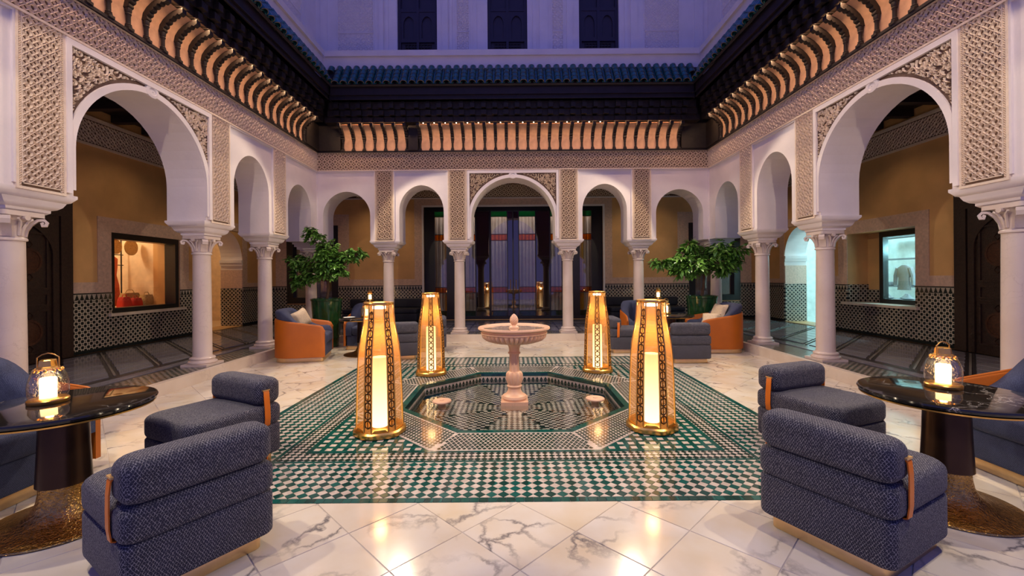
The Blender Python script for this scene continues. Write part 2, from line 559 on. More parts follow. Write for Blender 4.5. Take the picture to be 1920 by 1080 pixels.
def rrect(hx, hy, r, n=6, cx=0, cy=0, rs=None):
    """Rounded rectangle outline; rs gives a radius per corner (+x+y, -x+y, -x-y, +x-y)."""
    rs = rs or [r] * 4
    out = []
    for k, (sx_, sy_) in enumerate(((1, 1), (-1, 1), (-1, -1), (1, -1))):
        q = rs[k]
        ox, oy = cx + sx_ * (hx - q), cy + sy_ * (hy - q)
        for i in range(n + 1):
            a = k * pi / 2 + (pi / 2) * i / n
            out.append((ox + q * cos(a), oy + q * sin(a)))
    return out


def puff(mb, plan, z0, z1, r, n=5, crown=0.0):
    """An upholstered block: plan outline with edges rounded by r, top slightly crowned."""
    cx = sum(p[0] for p in plan) / len(plan)
    cy = sum(p[1] for p in plan) / len(plan)
    hx = max(abs(p[0] - cx) for p in plan)
    hy = max(abs(p[1] - cy) for p in plan)
    rings = []
    def ring(inset, z):
        fx, fy = (hx - inset) / hx, (hy - inset) / hy
        rings.append([(cx + (x - cx) * fx, cy + (y - cy) * fy, z) for x, y in plan])
    for i in range(n + 1):
        a = pi / 2 * i / n
        ring(r * (1 - sin(a)), z0 + r * (1 - cos(a)))
    for i in range(n + 1):
        a = pi / 2 * i / n
        ring(r * (1 - cos(a)), z1 - r * (1 - sin(a)))
    if crown:
        ring(r + (min(hx, hy) - r) * 0.45, z1 + crown * 0.8)
        ring(r + (min(hx, hy) - r) * 0.9, z1 + crown)
    return mb.rings(rings)


# wall frames: s runs along the wall, d out into the court, z up
def FL(s, d, z): return Vector((-4.62 + d, s, z))
def FR(s, d, z): return Vector((4.62 - d, s, z))
def FB(s, d, z): return Vector((s, 10.25 - d, z))
def GL(s, d, z): return Vector((-7.9 + d, s, z))
def GR(s, d, z): return Vector((7.9 - d, s, z))
def GB(s, d, z): return Vector((s, 13.9 - d, z))


def arch_curve(c, a, zs, zt, p=1.92, n=22):
    """Points (s, z) over an opening from left spring to right spring."""
    out = []
    for i in range(n + 1):
        x = -a * cos(pi * i / n)
        out.append((c + x, zs + (zt - zs) * (max(0.0, 1 - abs(x / a) ** p)) ** 0.52))
    return out


def wall_mesh(mb, fr, s0, s1, z0, z1, T, openings, d0=0.0):
    """A wall with openings (c, a, zl, zs, zt): arched if zt > zs, else flat-headed at zs; zl is the sill."""
    q = lambda pts: mb.add(pts, [tuple(range(len(pts)))])
    db = d0 - T
    def face_rect(sa, sb, za, zb):
        for d in (d0, db):
            q([fr(sa, d, za), fr(sb, d, za), fr(sb, d, zb), fr(sa, d, zb)])
    cur = s0
    for (c, a, zl, zs, zt) in sorted(openings):
        face_rect(cur, c - a, z0, z1)
        if cur == s0 or True:
            q([fr(cur, d0, z0), fr(c - a, d0, z0), fr(c - a, db, z0), fr(cur, db, z0)])
        crv = arch_curve(c, a, zs, zt) if zt > zs else [(c - a, zs), (c + a, zs)]
        for (sa, za), (sb, zb) in zip(crv, crv[1:]):
            for d in (d0, db):
                q([fr(sa, d, za), fr(sb, d, zb), fr(sb, d, z1), fr(sa, d, z1)])
            q([fr(sa, d0, za), fr(sb, d0, zb), fr(sb, db, zb), fr(sa, db, za)])
        for s in (c - a, c + a):
            q([fr(s, d0, max(zl, z0)), fr(s, db, max(zl, z0)), fr(s, db, zs), fr(s, d0, zs)])
        if zl > z0:
            face_rect(c - a, c + a, z0, zl)
            q([fr(c - a, d0, zl), fr(c + a, d0, zl), fr(c + a, db, zl), fr(c - a, db, zl)])
        cur = c + a
    face_rect(cur, s1, z0, z1)
    q([fr(cur, d0, z0), fr(s1, d0, z0), fr(s1, db, z0), fr(cur, db, z0)])
    for s in (s0, s1):
        q([fr(s, d0, z0), fr(s, db, z0), fr(s, db, z1), fr(s, d0, z1)])
    q([fr(s0, d0, z1), fr(s1, d0, z1), fr(s1, db, z1), fr(s0, db, z1)])
    return mb


# ------------------------------------------------------------------ carved lattice (real relief)
def star_cell():
    r = 0.5
    di = [(r, 0), (0, r), (-r, 0), (0, -r)]
    seg = [(di[i], di[(i + 1) % 4]) for i in range(4)]
    seg += [((x, y), (x * 0.42, y * 0.42)) for x in (-r, r) for y in (-r, r)]
    oc = [(0.24 * cos(pi / 8 + k * pi / 4), 0.24 * sin(pi / 8 + k * pi / 4)) for k in range(8)]
    seg += [(oc[i], oc[(i + 1) % 8]) for i in range(8)]
    seg += [(d, (d[0] * 0.45, d[1] * 0.45)) for d in di]
    return seg


STAR = star_cell()


def ridge(mb, fr, a, b, wd, d0, h):
    (s0, z0), (s1, z1) = a, b
    L = hypot(s1 - s0, z1 - z0) or 1e-6
    nx, nz = -(z1 - z0) / L * wd, (s1 - s0) / L * wd
    mb.add([fr(s0 + nx, d0, z0 + nz), fr(s1 + nx, d0, z1 + nz), fr(s1, d0 + h, z1), fr(s0, d0 + h, z0), fr(s1 - nx, d0, z1 - nz), fr(s0 - nx, d0, z0 - nz)],
           [(0, 1, 2, 3), (3, 2, 4, 5)])


def lattice(mb, fr, s0, s1, z0, z1, cell, d0=0.006, h=0.016, wd=None):
    ns = max(1, round((s1 - s0) / cell))
    nz = max(1, round((z1 - z0) / cell))
    cs, cz = (s1 - s0) / ns, (z1 - z0) / nz
    wd = wd or cell * 0.062
    for i in range(ns):
        for j in range(nz):
            ox, oz = s0 + (i + 0.5) * cs, z0 + (j + 0.5) * cz
            for (ax, az), (bx, bz) in STAR:
                ridge(mb, fr, (ox + ax * cs, oz + az * cz), (ox + bx * cs, oz + bz * cz), wd, d0, h)


def local_frame(o):
    return o


# ------------------------------------------------------------------ the arcades
SP = [4.25, 6.85, 8.58]
SIDE_OPEN = [(5.55, 0.98, 0, 2.9, 3.85), (7.715, 0.515, 0, 3.08, 3.68), (9.43, 0.505, 0, 3.02, 3.54),
             (3.385, 0.515, 0, 3.08, 3.68), (1.67, 0.505, 0, 3.02, 3.54)]
BP = [-3.03, -1.31, 1.31, 3.03]
BACK_OPEN = [(0, 0.985, 0, 2.9, 3.85), (-2.16, 0.525, 0, 3.08, 3.69), (2.16, 0.525, 0, 3.08, 3.69), (-3.925, 0.555, 0, 3.0, 3.55), (3.925, 0.555, 0, 3.0, 3.55)]
T = 0.58
IMP = 2.36


def impost(mb, fr, s, w0=0.69):
    """Stepped corbel between the pier and the column capital."""
    prof = [(0.36, 0.30, 2.17), (0.40, 0.36, 2.19), (0.40, 0.36, 2.215), (0.46, 0.42, 2.225), (0.53, 0.47, 2.255), (0.58, 0.50, 2.30), (0.63, 0.54, 2.31), (0.66, 0.56, 2.33), (w0 + 0.02, T + 0.02, 2.36), (w0 + 0.02, T + 0.02, 2.39)]
    rings = []
    for ws, wd, z in prof:
        rings.append([fr(s + a * ws / 2, -T / 2 + b * wd / 2, z) for a, b in ((-1, 1), (1, 1), (1, -1), (-1, -1))])
    mb.rings(rings)


def spandrel_paths(seed, c, a, zs, zt, s_half, z_top, z_bot):
    """Scrolling stems and leaves for the corner fields over a large arch (right half, mirrored later)."""
    r = random.Random(seed)
    def arch_z(x):
        ao = a + 0.10
        if x >= ao:
            return z_bot
        return zs + (zt + 0.10 - zs) * (max(0.0, 1 - abs(x / ao) ** 1.92)) ** 0.52
    def inside(x, z):
        return 0.13 < x < s_half - 0.012 and z < z_top - 0.012 and z > arch_z(x) + 0.012 and z > z_bot
    paths = []
    centers = []
    for _ in range(5000):
        x, z = r.uniform(0.12, s_half), r.uniform(z_bot, z_top)
        if not inside(x, z):
            continue
        R = r.choice((0.035, 0.05, 0.065, 0.085))
        if any(hypot(x - p, z - q) < (R + R2) * 0.80 for p, q, R2 in centers):
            continue
        centers.append((x, z, R))
        a0 = r.uniform(0, 6.28)
        d = r.choice((-1, 1))
        paths.append([(x + (R * (1.05 - 0.92 * k / 18)) * cos(a0 + d * k * 0.55), z + (R * (1.05 - 0.92 * k / 18)) * sin(a0 + d * k * 0.55)) for k in range(19)])
        for b in range(3):
            a1 = a0 + r.uniform(0, 6.28)
            L = R * r.uniform(0.8, 1.5)
            x0, z0 = x + R * 1.0 * cos(a1), z + R * 1.0 * sin(a1)
            bend = r.uniform(-0.8, 0.8)
            paths.append([(x0 + L * k / 5 * cos(a1 + bend * k / 5), z0 + L * k / 5 * sin(a1 + bend * k / 5)) for k in range(6)])
    return paths, inside


def arcade(name, fr, s0, s1, opens, piers, big, corner_ends):
    mb = MB()
    wall_mesh(mb, fr, s0, s1, IMP, 4.52, T, opens)
    wobj = struct(mb.obj(name, M['plaster'], angle=35))
    # the stepped imposts
    for s in piers:
        m2 = MB()
        impost(m2, fr, s)
        m2.obj('impost', M['plaster'], wobj)
    # frieze: ground, relief, two border fillets
    m2 = MB()
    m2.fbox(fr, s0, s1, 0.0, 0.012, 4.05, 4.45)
    m2.obj('frieze_ground', M['carved_ground_shade'], wobj)
    m2 = MB()
    lattice(m2, fr, max(s0, 2.0) if fr is not FB else s0, s1, 4.065, 4.44, 0.125, 0.012, 0.020)
    o = m2.obj('carved_frieze', M['carved'], wobj, angle=None, fix=False)
    o['kind'] = 'stuff'
    for za, zb, dd in ((4.03, 4.055, 0.035), (4.445, 4.475, 0.045)):
        m2 = MB()
        m2.fbox(fr, s0, s1, 0.0, dd, za, zb)
        m2.obj('fillet', M['carved'], wobj)
    # carved panels on the piers
    for s in piers:
        m2 = MB()
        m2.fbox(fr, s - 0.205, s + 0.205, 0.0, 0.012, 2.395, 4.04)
        m2.obj('panel_ground', M['carved_ground_shade'], wobj)
        m2 = MB()
        lattice(m2, fr, s - 0.175, s + 0.175, 2.43, 4.03, 0.117, 0.012, 0.022)
        for side in (-1, 1):
            k = 0
            z = 2.40
            while z < 4.03:
                ridge(m2, fr, (s + side * 0.203, z), (s + side * 0.178, z + 0.022), 0.007, 0.012, 0.012)
                ridge(m2, fr, (s + side * 0.178, z), (s + side * 0.203, z + 0.022), 0.007, 0.012, 0.012)
                z += 0.022
        o = m2.obj('carved_panel', M['carved'], wobj, angle=None, fix=False)
        o['kind'] = 'stuff'
        m2 = MB()
        for (a, b, c, d) in ((-0.225, -0.203, 2.37, 4.04), (0.203, 0.225, 2.37, 4.04), (-0.178, -0.170, 2.42, 4.03), (0.170, 0.178, 2.42, 4.03), (-0.203, 0.203, 2.37, 2.395), (-0.178, 0.178, 2.42, 2.43)):
            m2.fbox(fr, s + a, s + b, 0.0, 0.026, c, d)
        m2.obj('panel_border', M['carved'], wobj)
    # white frames over the bays, arch bands over all openings
    for (c, a, zl, zs, zt) in opens:
        wide = a > 0.8
        if wide:
            m2 = MB()
            for (p, q, e, f) in ((-1.075, -1.02, IMP + 0.05, 4.02), (1.02, 1.075, IMP + 0.05, 4.02), (-1.02, 1.02, 3.955, 4.02)):
                m2.fbox(fr, c + p, c + q, 0.0, 0.04, e, f)
            m2.obj('arch_frame', M['plaster'], wobj)
            band = arch_curve(c, a, zs, zt, n=40)
            band = [(c - a, 2.45)] + band + [(c + a, 2.45)]
            outer = arch_curve(c, a + 0.075, zs, zt + 0.075, n=40)
            outer = [(c - a - 0.035, 2.45)] + outer + [(c + a + 0.035, 2.45)]
            m2 = MB()
            rings = [[fr(p[0], 0.0, p[1]), fr(p[0], 0.03, p[1]), fr(q[0], 0.03, q[1]), fr(q[0], 0.0, q[1])] for p, q in zip(band, outer)]
            m2.rings(rings)
            m2.obj('arch_band', M['plaster'], wobj)
            # spandrel ground
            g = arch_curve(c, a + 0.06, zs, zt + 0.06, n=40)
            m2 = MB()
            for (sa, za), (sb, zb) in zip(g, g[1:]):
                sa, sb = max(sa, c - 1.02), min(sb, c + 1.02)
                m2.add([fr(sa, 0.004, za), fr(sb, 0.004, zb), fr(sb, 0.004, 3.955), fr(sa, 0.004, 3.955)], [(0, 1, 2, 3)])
            m2.obj('spandrel_ground', M['carved_ground_shade'], wobj, angle=None)
            for side in (-1, 1):
                paths, inside = spandrel_paths(5 if side < 0 else 5, 0, a, zs, zt, 1.02, 3.955, 2.75)
                m2 = MB()
                for P in paths:
                    for p, q in zip(P, P[1:]):
                        if inside(*p) and inside(*q):
                            ridge(m2, fr, (c + side * p[0], p[1]), (c + side * q[0], q[1]), 0.0075, 0.004, 0.024)
                o = m2.obj('carved_spandrel', M['carved'], wobj, angle=None, fix=False)
                o['kind'] = 'stuff'
            m2 = MB()
            ring = lambda r_, d: [fr(c + r_ * cos(2 * pi * i / 20), d, 3.94 - 0.035 + r_ * 0.8 * sin(2 * pi * i / 20)) for i in range(20)]
            m2.rings([ring(0.10, 0.0), ring(0.10, 0.032), ring(0.06, 0.036), ring(0.05, 0.022), ring(0.015, 0.022), ring(0.005, 0.04)])
            m2.obj('rosette', M['plaster'], wobj)
        else:
            lo = min(piers, key=lambda s: abs(s - (c - a - 0.15)))
            sa = c - a - 0.115 if abs(lo - (c - a - 0.3)) < 0.4 else None
            pl = [s for s in piers if s < c]
            pr = [s for s in piers if s > c]
            L = (max(pl) + 0.225) if pl and c - max(pl) < 1.3 else max(s0, c - a - 0.35)
            Rr = (min(pr) - 0.225) if pr and min(pr) - c < 1.3 else min(s1, c + a + 0.35)
            m2 = MB()
            m2.fbox(fr, L, Rr, 0.0, 0.022, 4.005, 4.03)
            m2.fbox(fr, L, L + 0.02, 0.0, 0.022, 2.42, 4.005)
            m2.fbox(fr, Rr - 0.02, Rr, 0.0, 0.022, 2.42, 4.005)
            m2.obj('bay_frame', M['plaster'], wobj)
    return wobj


WL = arcade('wall_left', FL, 0.9, 10.83, SIDE_OPEN, [2.52] + SP, True, True)
WR = arcade('wall_right', FR, 0.9, 10.83, SIDE_OPEN, [2.52] + SP, True, True)
WB = arcade('wall_back', FB, -4.62, 4.62, BACK_OPEN, BP, True, True)
# corner imposts
for sgn, wobj in ((-1, WL), (1, WR)):
    m2 = MB()
    for (h, z0, z1) in ((0.18, 2.17, 2.20), (0.23, 2.20, 2.26), (0.27, 2.26, 2.32), (0.30, 2.32, 2.40)):
        m2.box(sgn * 4.91 - h, sgn * 4.91 + h, 10.54 - h, 10.54 + h, z0, z1)
    m2.obj('impost', M['plaster'], wobj)


# ------------------------------------------------------------------ columns
def make_column(loc, label, group):
    t = thing('marble_column', label, 'column', loc, 0, group)
    mb = MB()
    mb.box(-0.20, 0.20, -0.20, 0.20, 0, 0.035)
    mb.lathe([(0.19, 0.035), (0.20, 0.05), (0.195, 0.07), (0.17, 0.08), (0.165, 0.09), (0.17, 0.10), (0.175, 0.115), (0.165, 0.13), (0.14, 0.14)], 28)
    mb.obj('base', M['col_marble'], t)
    mb = MB()
    mb.lathe([(0.136, 0.14), (0.130, 0.16), (0.128, 0.6), (0.120, 1.73)], 28)
    mb.obj('shaft', M['col_marble'], t)
    cap = MB()
    up = Vector((0, 0, 0.03))
    cap.lathe([(0.120, 1.73), (0.135, 1.735), (0.137, 1.75), (0.130, 1.765), (0.118, 1.77), (0.120, 1.82), (0.132, 1.89), (0.155, 1.95), (0.18, 1.97)], 28)
    co = cap.obj('capital', M['col_marble'], t)
    ab = MB()
    ab.prism(rrect(0.185, 0.185, 0.03, 3), 1.97, 2.015)
    ab.obj('abacus', M['col_marble'], co)
    for k in range(4):
        a = pi / 4 + k * pi / 2
        d = Vector((cos(a), sin(a), 0))
        sd = Vector((-sin(a), cos(a), 0))
        path = [d * r + Vector((0, 0, z)) for r, z in ((0.115, 1.775), (0.125, 1.84), (0.155, 1.90), (0.20, 1.945), (0.245, 1.95), (0.265, 1.925), (0.255, 1.895), (0.232, 1.893), (0.228, 1.915), (0.243, 1.922))]
        v = MB()
        v.ribbon(path, sd, 0.075, 0.026)
        v.obj('volute', M['col_marble'], co, angle=50)
        a2 = k * pi / 2
        d2 = Vector((cos(a2), sin(a2), 0))
        s2 = Vector((-sin(a2), cos(a2), 0))
        v = MB()
        for sg in (-1, 1):
            v.tube([d2 * 0.122 + s2 * sg * 0.01 + Vector((0, 0, 1.785)), d2 * 0.135 + s2 * sg * 0.015 + Vector((0, 0, 1.85)), d2 * 0.165 + s2 * sg * 0.035 + Vector((0, 0, 1.92)), d2 * 0.18 + s2 * sg * 0.065 + Vector((0, 0, 1.945))], [0.014, 0.014, 0.013, 0.010], 6)
        v.tube([d2 * 0.15 + Vector((0, 0, 1.955)), d2 * 0.20 + Vector((0, 0, 1.955))], 0.026, 10)
        v.obj('acanthus', M['col_marble'], co)
    return t


G = 'marble columns of the arcade'
cdef = [(-4.91, 4.22, 'thick near marble column at the left frame edge, in front of the carved dark door'),
        (-4.91, 6.85, 'marble column of the left arcade beside the orange-lit shop window'),
        (-4.91, 8.58, 'marble column of the left arcade just behind the orange tub armchair'),
        (-4.91, 10.54, 'corner marble column behind the potted citrus tree of the left side'),
        (-3.03, 10.54, 'left outer marble column of the back arcade beside the citrus tree'),
        (-1.31, 10.54, 'marble column of the back arcade left of the central arch, behind the fountain'),
        (1.31, 10.54, 'marble column of the back arcade right of the central arch, behind the fountain'),
        (3.03, 10.54, 'right outer marble column of the back arcade beside the ficus tree'),
        (4.91, 10.54, 'corner marble column behind the potted ficus tree of the right side'),
        (4.91, 8.58, 'marble column of the right arcade just behind the orange armchair with beige cushions'),
        (4.91, 6.85, 'marble column of the right arcade beside the cyan-lit boutique window'),
        (4.91, 4.22, 'thick near marble column at the right frame edge, in front of the carved dark door')]
col0 = None
for x, y, lab in cdef:
    if col0 is None:
        col0 = make_column((x, y, 0.16), lab, G)
    else:
        dup(col0, (x, y, 0.16), 0, lab, G)
for sgn in (-1, 1):
    dup(col0, (sgn * 4.91, 2.52, 0.16), 0, 'marble column of the %s arcade, nearest to the viewer and outside the view' % ('left' if sgn < 0 else 'right'), G)


# ------------------------------------------------------------------ cornice: base rail, cove boards, brackets, beams, fascia
COVE = [(0.012, 4.50), (0.012, 4.74), (0.03, 4.83), (0.075, 4.90), (0.14, 4.965), (0.21, 5.01), (0.27, 5.03)]


def board_mesh(width):
    mb = MB()
    for s in (0,):
        rings = []
        for d, z in COVE:
            rings.append([(-width / 2, d, z), (width / 2, d, z)])
        vs = [p for r in rings for p in r] + [(p[0], p[1] - 0.02, p[2] + 0.015) for r in rings for p in r]
        n = len(rings)
        fs = []
        for k in range(n - 1):
            fs.append((2 * k, 2 * k + 1, 2 * k + 3, 2 * k + 2))
            o = 2 * n
            fs.append((o + 2 * k, o + 2 * k + 2, o + 2 * k + 3, o + 2 * k + 1))
            fs.append((2 * k, 2 * k + 2, o + 2 * k + 2, o + 2 * k))
            fs.append((2 * k + 1, o + 2 * k + 1, o + 2 * k + 3, 2 * k + 3))
        mb.add(vs, fs)
    return mb.mesh('cove_board', M['board'], 50)


def bracket_mesh():
    """Scalloped wooden bracket following the cove: lower edge of round lobes."""
    lower = []
    pts = [(0.055, 4.745), (0.075, 4.80), (0.11, 4.855), (0.155, 4.905), (0.205, 4.945), (0.26, 4.975), (0.315, 4.985)]
    for (d0, z0), (d1, z1) in zip(pts, pts[1:]):
        L = hypot(d1 - d0, z1 - z0)
        nx, nz = (z1 - z0) / L, -(d1 - d0) / L
        for k in range(6):
            t = k / 6
            b = 0.017 * sin(pi * t)
            lower.append((d0 + (d1 - d0) * t + nx * b, z0 + (z1 - z0) * t + nz * b))
    lower.append((0.33, 4.99))
    upper = [(0.33, 5.05), (0.20, 5.03), (0.10, 4.95), (0.03, 4.86), (0.0, 4.745)]
    poly = lower + upper
    n = len(poly)
    mb = MB()
    vs = [(-0.036, d, z) for d, z in poly] + [(0.036, d, z) for d, z in poly]
    mb.add(vs, [tuple(range(n)), tuple(range(2 * n - 1, n - 1, -1))] + [(i, (i + 1) % n, n + (i + 1) % n, n + i) for i in range(n)])
    return mb.mesh('bracket', M['wood'], 30)


def colonnette_mesh():
    mb = MB()
    mb.box(-0.038, 0.038, 0.0, 0.085, 4.485, 4.515)
    mb.lathe([(0.036, 4.515), (0.038, 4.53), (0.028, 4.54), (0.034, 4.55), (0.024, 4.56), (0.023, 4.66), (0.026, 4.665), (0.032, 4.68), (0.026, 4.69), (0.034, 4.71), (0.036, 4.745)], 10, 0, 0.045)
    return mb.mesh('colonnette', M['wood'], 35)


def beam_mesh():
    mb = MB()
    mb.box(-0.045, 0.045, 0.0, 0.36, 5.06, 5.16)
    mb.box(-0.060, 0.060, 0.0, 0.42, 5.20, 5.30)
    mb.box(-0.050, 0.050, 0.0, 0.47, 5.34, 5.44)
    mb.box(-0.035, 0.035, 0.0, 0.30, 5.16, 5.20)
    mb.box(-0.035, 0.035, 0.0, 0.36, 5.30, 5.34)
    mb.box(-0.035, 0.035, 0.0, 0.42, 5.44, 5.50)
    return mb.mesh('corbel_beam', M['wood'], None)


BOARD = board_mesh(0.254)
BRACKET = bracket_mesh()
COLON = colonnette_mesh()
BEAM = beam_mesh()
LED = MB().lathe([(0.004, -0.008), (0.011, -0.004), (0.011, 0.004), (0.004, 0.008)], 8).mesh('led_dot', M['led'])


def at_frame(o, fr, s):
    p = fr(s, 0, 0)
    o.location = p
    if fr is FL:
        o.rotation_euler = (0, 0, -pi / 2)
    elif fr is FR:
        o.rotation_euler = (0, 0, pi / 2)
    else:
        o.rotation_euler = (0, 0, pi)


def cornice(name, fr, s0, s1, runs, e0, e1):
    root = set_empty(name)
    mb = MB()
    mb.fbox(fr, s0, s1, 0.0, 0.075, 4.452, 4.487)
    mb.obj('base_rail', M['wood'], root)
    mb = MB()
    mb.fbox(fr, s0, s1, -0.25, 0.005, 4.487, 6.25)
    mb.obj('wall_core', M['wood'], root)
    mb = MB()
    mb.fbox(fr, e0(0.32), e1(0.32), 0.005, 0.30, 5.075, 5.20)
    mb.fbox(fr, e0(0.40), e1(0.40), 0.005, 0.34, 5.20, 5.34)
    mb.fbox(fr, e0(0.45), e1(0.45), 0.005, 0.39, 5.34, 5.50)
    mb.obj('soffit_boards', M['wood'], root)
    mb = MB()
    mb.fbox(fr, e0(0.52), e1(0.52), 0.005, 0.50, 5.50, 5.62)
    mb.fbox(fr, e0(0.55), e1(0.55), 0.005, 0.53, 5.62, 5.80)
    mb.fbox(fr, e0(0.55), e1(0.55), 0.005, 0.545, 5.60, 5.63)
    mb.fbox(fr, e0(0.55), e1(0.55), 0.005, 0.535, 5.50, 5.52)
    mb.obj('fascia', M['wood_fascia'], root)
    for ss in runs:
        for k, s in enumerate(ss):
            for me, nm in ((BRACKET, 'bracket'), (COLON, 'colonnette'), (BEAM, 'corbel_beam')):
                at_frame(link(nm, me, root), fr, s)
            if k:
                at_frame(link('cove_board', BOARD, root), fr, (s + ss[k - 1]) / 2)
    return root


ys = [9.53 - 0.2552 * k for k in range(24)][::-1]
cornice('trim_1', FL, 0.9, 10.25, [ys], lambda d: 0.9, lambda d: 10.25 - d)
cornice('trim_2', FR, 0.9, 10.25, [ys], lambda d: 0.9, lambda d: 10.25 - d)
xa = [-3.98 + 0.2505 * k for k in range(7)]
xb = [-2.165 + 0.2527 * k for k in range(25)]
CB = cornice('trim_3', FB, -4.62, 4.62, [xa, xb], lambda d: -4.62 + d, lambda d: 4.62 - d)
# solid dark corner blocks and the wide post in the back row
mb = MB()
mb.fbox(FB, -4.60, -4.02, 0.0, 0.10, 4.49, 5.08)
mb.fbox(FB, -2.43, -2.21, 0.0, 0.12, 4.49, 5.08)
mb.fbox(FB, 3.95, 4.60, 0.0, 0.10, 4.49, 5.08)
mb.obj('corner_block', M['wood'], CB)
for k in range(0, 17):
    s = (xb[k] + xb[k + 1]) / 2
    o = link('led_dot', LED, CB)
    o.location = FB(s, 0.33, 5.035)
for nm, fr in (('trim_1', FL), ('trim_2', FR)):
    r_ = bpy.data.objects[nm]
    mb = MB()
    mb.fbox(fr, 9.56, 10.24, 0.0, 0.10, 4.49, 5.08)
    mb.obj('corner_block', M['wood'], r_)


# ------------------------------------------------------------------ glazed tile eaves
SL = Vector((0.30 - 0.62, 6.33 - 5.83))
SLL = SL.length
ux, uz = SL.x / SLL, SL.y / SLL     # up the slope in (d, z)
nx, nz = uz, -ux                    # normal out of the slope


def tile_mesh(pan=False):
    n = 10
    rings = []
    for t, r in ((0.0, 0.080), (0.17, 0.070)):
        rings_o, rings_i = [], []
        for i in range(n + 1):
            a = pi * i / n
            x = -r * cos(a)
            h = r * 0.85 * sin(a) * (-0.6 if pan else 1.0)
            rings_o.append((x, 0.62 + ux * t + nx * h, 5.83 + uz * t + nz * h))
            h2 = h - 0.014
            rings_i.append((x * 0.86, 0.62 + ux * t + nx * h2, 5.83 + uz * t + nz * h2))
        rings.append(rings_o + rings_i[::-1])
    mb = MB()
    mb.rings(rings)
    me = mb.mesh('roof_tile', [M['roof_tile'], M['roof_rim']], 40)
    for p in me.polygons:
        if len(p.vertices) > 4:
            p.material_index = 1
    return me


TILE = tile_mesh()
PITCH = 0.19
ROWS = 4
ROWT = (SLL - 0.05) / ROWS


def eaves(name, fr, s_from, s_to, parts_rows, keep):
    root = set_empty(name)
    mb = MB()
    P = [(0.60, 5.80), (0.30, 6.30)]
    def lim(d, lo):
        return keep(d)[0 if lo else 1]
    vs = []
    for d, z in ((0.61, 5.80), (0.28, 6.31), (0.28, 6.25), (0.58, 5.77)):
        vs.append(fr(lim(d, True), d, z))
        vs.append(fr(lim(d, False), d, z))
    mb.add(vs, [(0, 1, 3, 2), (2, 3, 5, 4), (4, 5, 7, 6), (6, 7, 1, 0), (0, 2, 4, 6), (1, 7, 5, 3)])
    mb.obj('roof_bed', M['wood_fascia'], root)
    rest = MB()
    pans = MB()
    n = int((s_to - s_from) / PITCH)
    for r in range(ROWS):
        dd, dz = ux * ROWT * r, uz * ROWT * r
        lo, hi = keep(0.62 + dd)
        for k in range(n + 1):
            s = s_from + (k + 0.5) * PITCH
            if not (lo + 0.04 < s < hi - 0.04):
                continue
            if r in parts_rows:
                o = link('roof_tile', TILE, root)
                at_frame(o, fr, s)
                p = fr(s, dd, dz)
                o.location = p
            else:
                rest.add([fr(s + v.co.x, v.co.y + dd, v.co.z + dz) for v in TILE.vertices], [tuple(p.vertices) for p in TILE.polygons])
    # pans between the cover tiles, joined
    for k in range(n + 2):
        s = s_from + k * PITCH
        lo, hi = keep(0.62)
        if not (lo - 0.02 < s < hi + 0.02):
            continue
        for (t0, t1) in ((0.0, SLL),):
            prof = []
            for t in (t0, t1):
                row = []
                l2, h2 = keep(0.62 + ux * t)
                for i in range(7):
                    a = pi * i / 6
                    x = min(max(s - 0.062 * cos(a), l2), h2)
                    h = -0.03 * sin(a) + 0.012
                    row.append(fr(x, 0.62 + 0.0 + ux * t + nx * h, 5.83 + uz * t + nz * h))
                for i in range(6, -1, -1):
                    a = pi * i / 6
                    x = min(max(s - 0.062 * cos(a), l2), h2)
                    h = -0.03 * sin(a) - 0.002
                    row.append(fr(x, 0.62 + ux * t + nx * h, 5.83 + uz * t + nz * h))
                prof.append(row)
            pans.rings(prof)
    o = pans.obj('pan_tiles', M['roof_tile'], root)
    o['kind'] = 'stuff'
    if rest.v:
        o = rest.obj('upper_tiles', M['roof_tile'], root)
        o['kind'] = 'stuff'
    return root


eaves('roof_back', FB, -4.4, 4.4, (0, 1, 2, 3), lambda d: (-4.62 + d, 4.62 - d))
eaves('roof_left', FL, 2.0, 10.0, (0, 1), lambda d: (2.0, 10.25 - d))
eaves('roof_right', FR, 2.0, 10.0, (0, 1), lambda d: (2.0, 10.25 - d))

# ------------------------------------------------------------------ upper storey
def upper(name, fr, e0, e1, s0, s1, wins):
    mb = MB()
    wall_mesh(mb, fr, s0, s1, 6.25, 9.4, 0.3, [(c, 0.47, 6.70, 9.0, 9.0) for c in wins], d0=0.0)
    wobj = struct(mb.obj(name, M['plaster']))
    mb = MB()
    mb.fbox(fr, e0(0.30), e1(0.30), 0.0, 0.30, 6.25, 6.57)
    mb.obj('parapet', M['plaster'], wobj)
    mb = MB()
    mb.fbox(fr, e0(0.35), e1(0.35), 0.0, 0.35, 6.57, 6.70)
    mb.obj('ledge', M['plaster'], wobj)
    return wobj


UB = upper('wall_back_upper', FB, lambda d: -4.62 + d, lambda d: 4.62 - d, -4.62, 4.62, [-2.23, -0.10, 2.06])
UL = upper('wall_left_upper', FL, lambda d: 0.9, lambda d: 10.25 - d, 0.9, 10.25, [])
UR = upper('wall_right_upper', FR, lambda d: 0.9, lambda d: 10.25 - d, 0.9, 10.25, [])
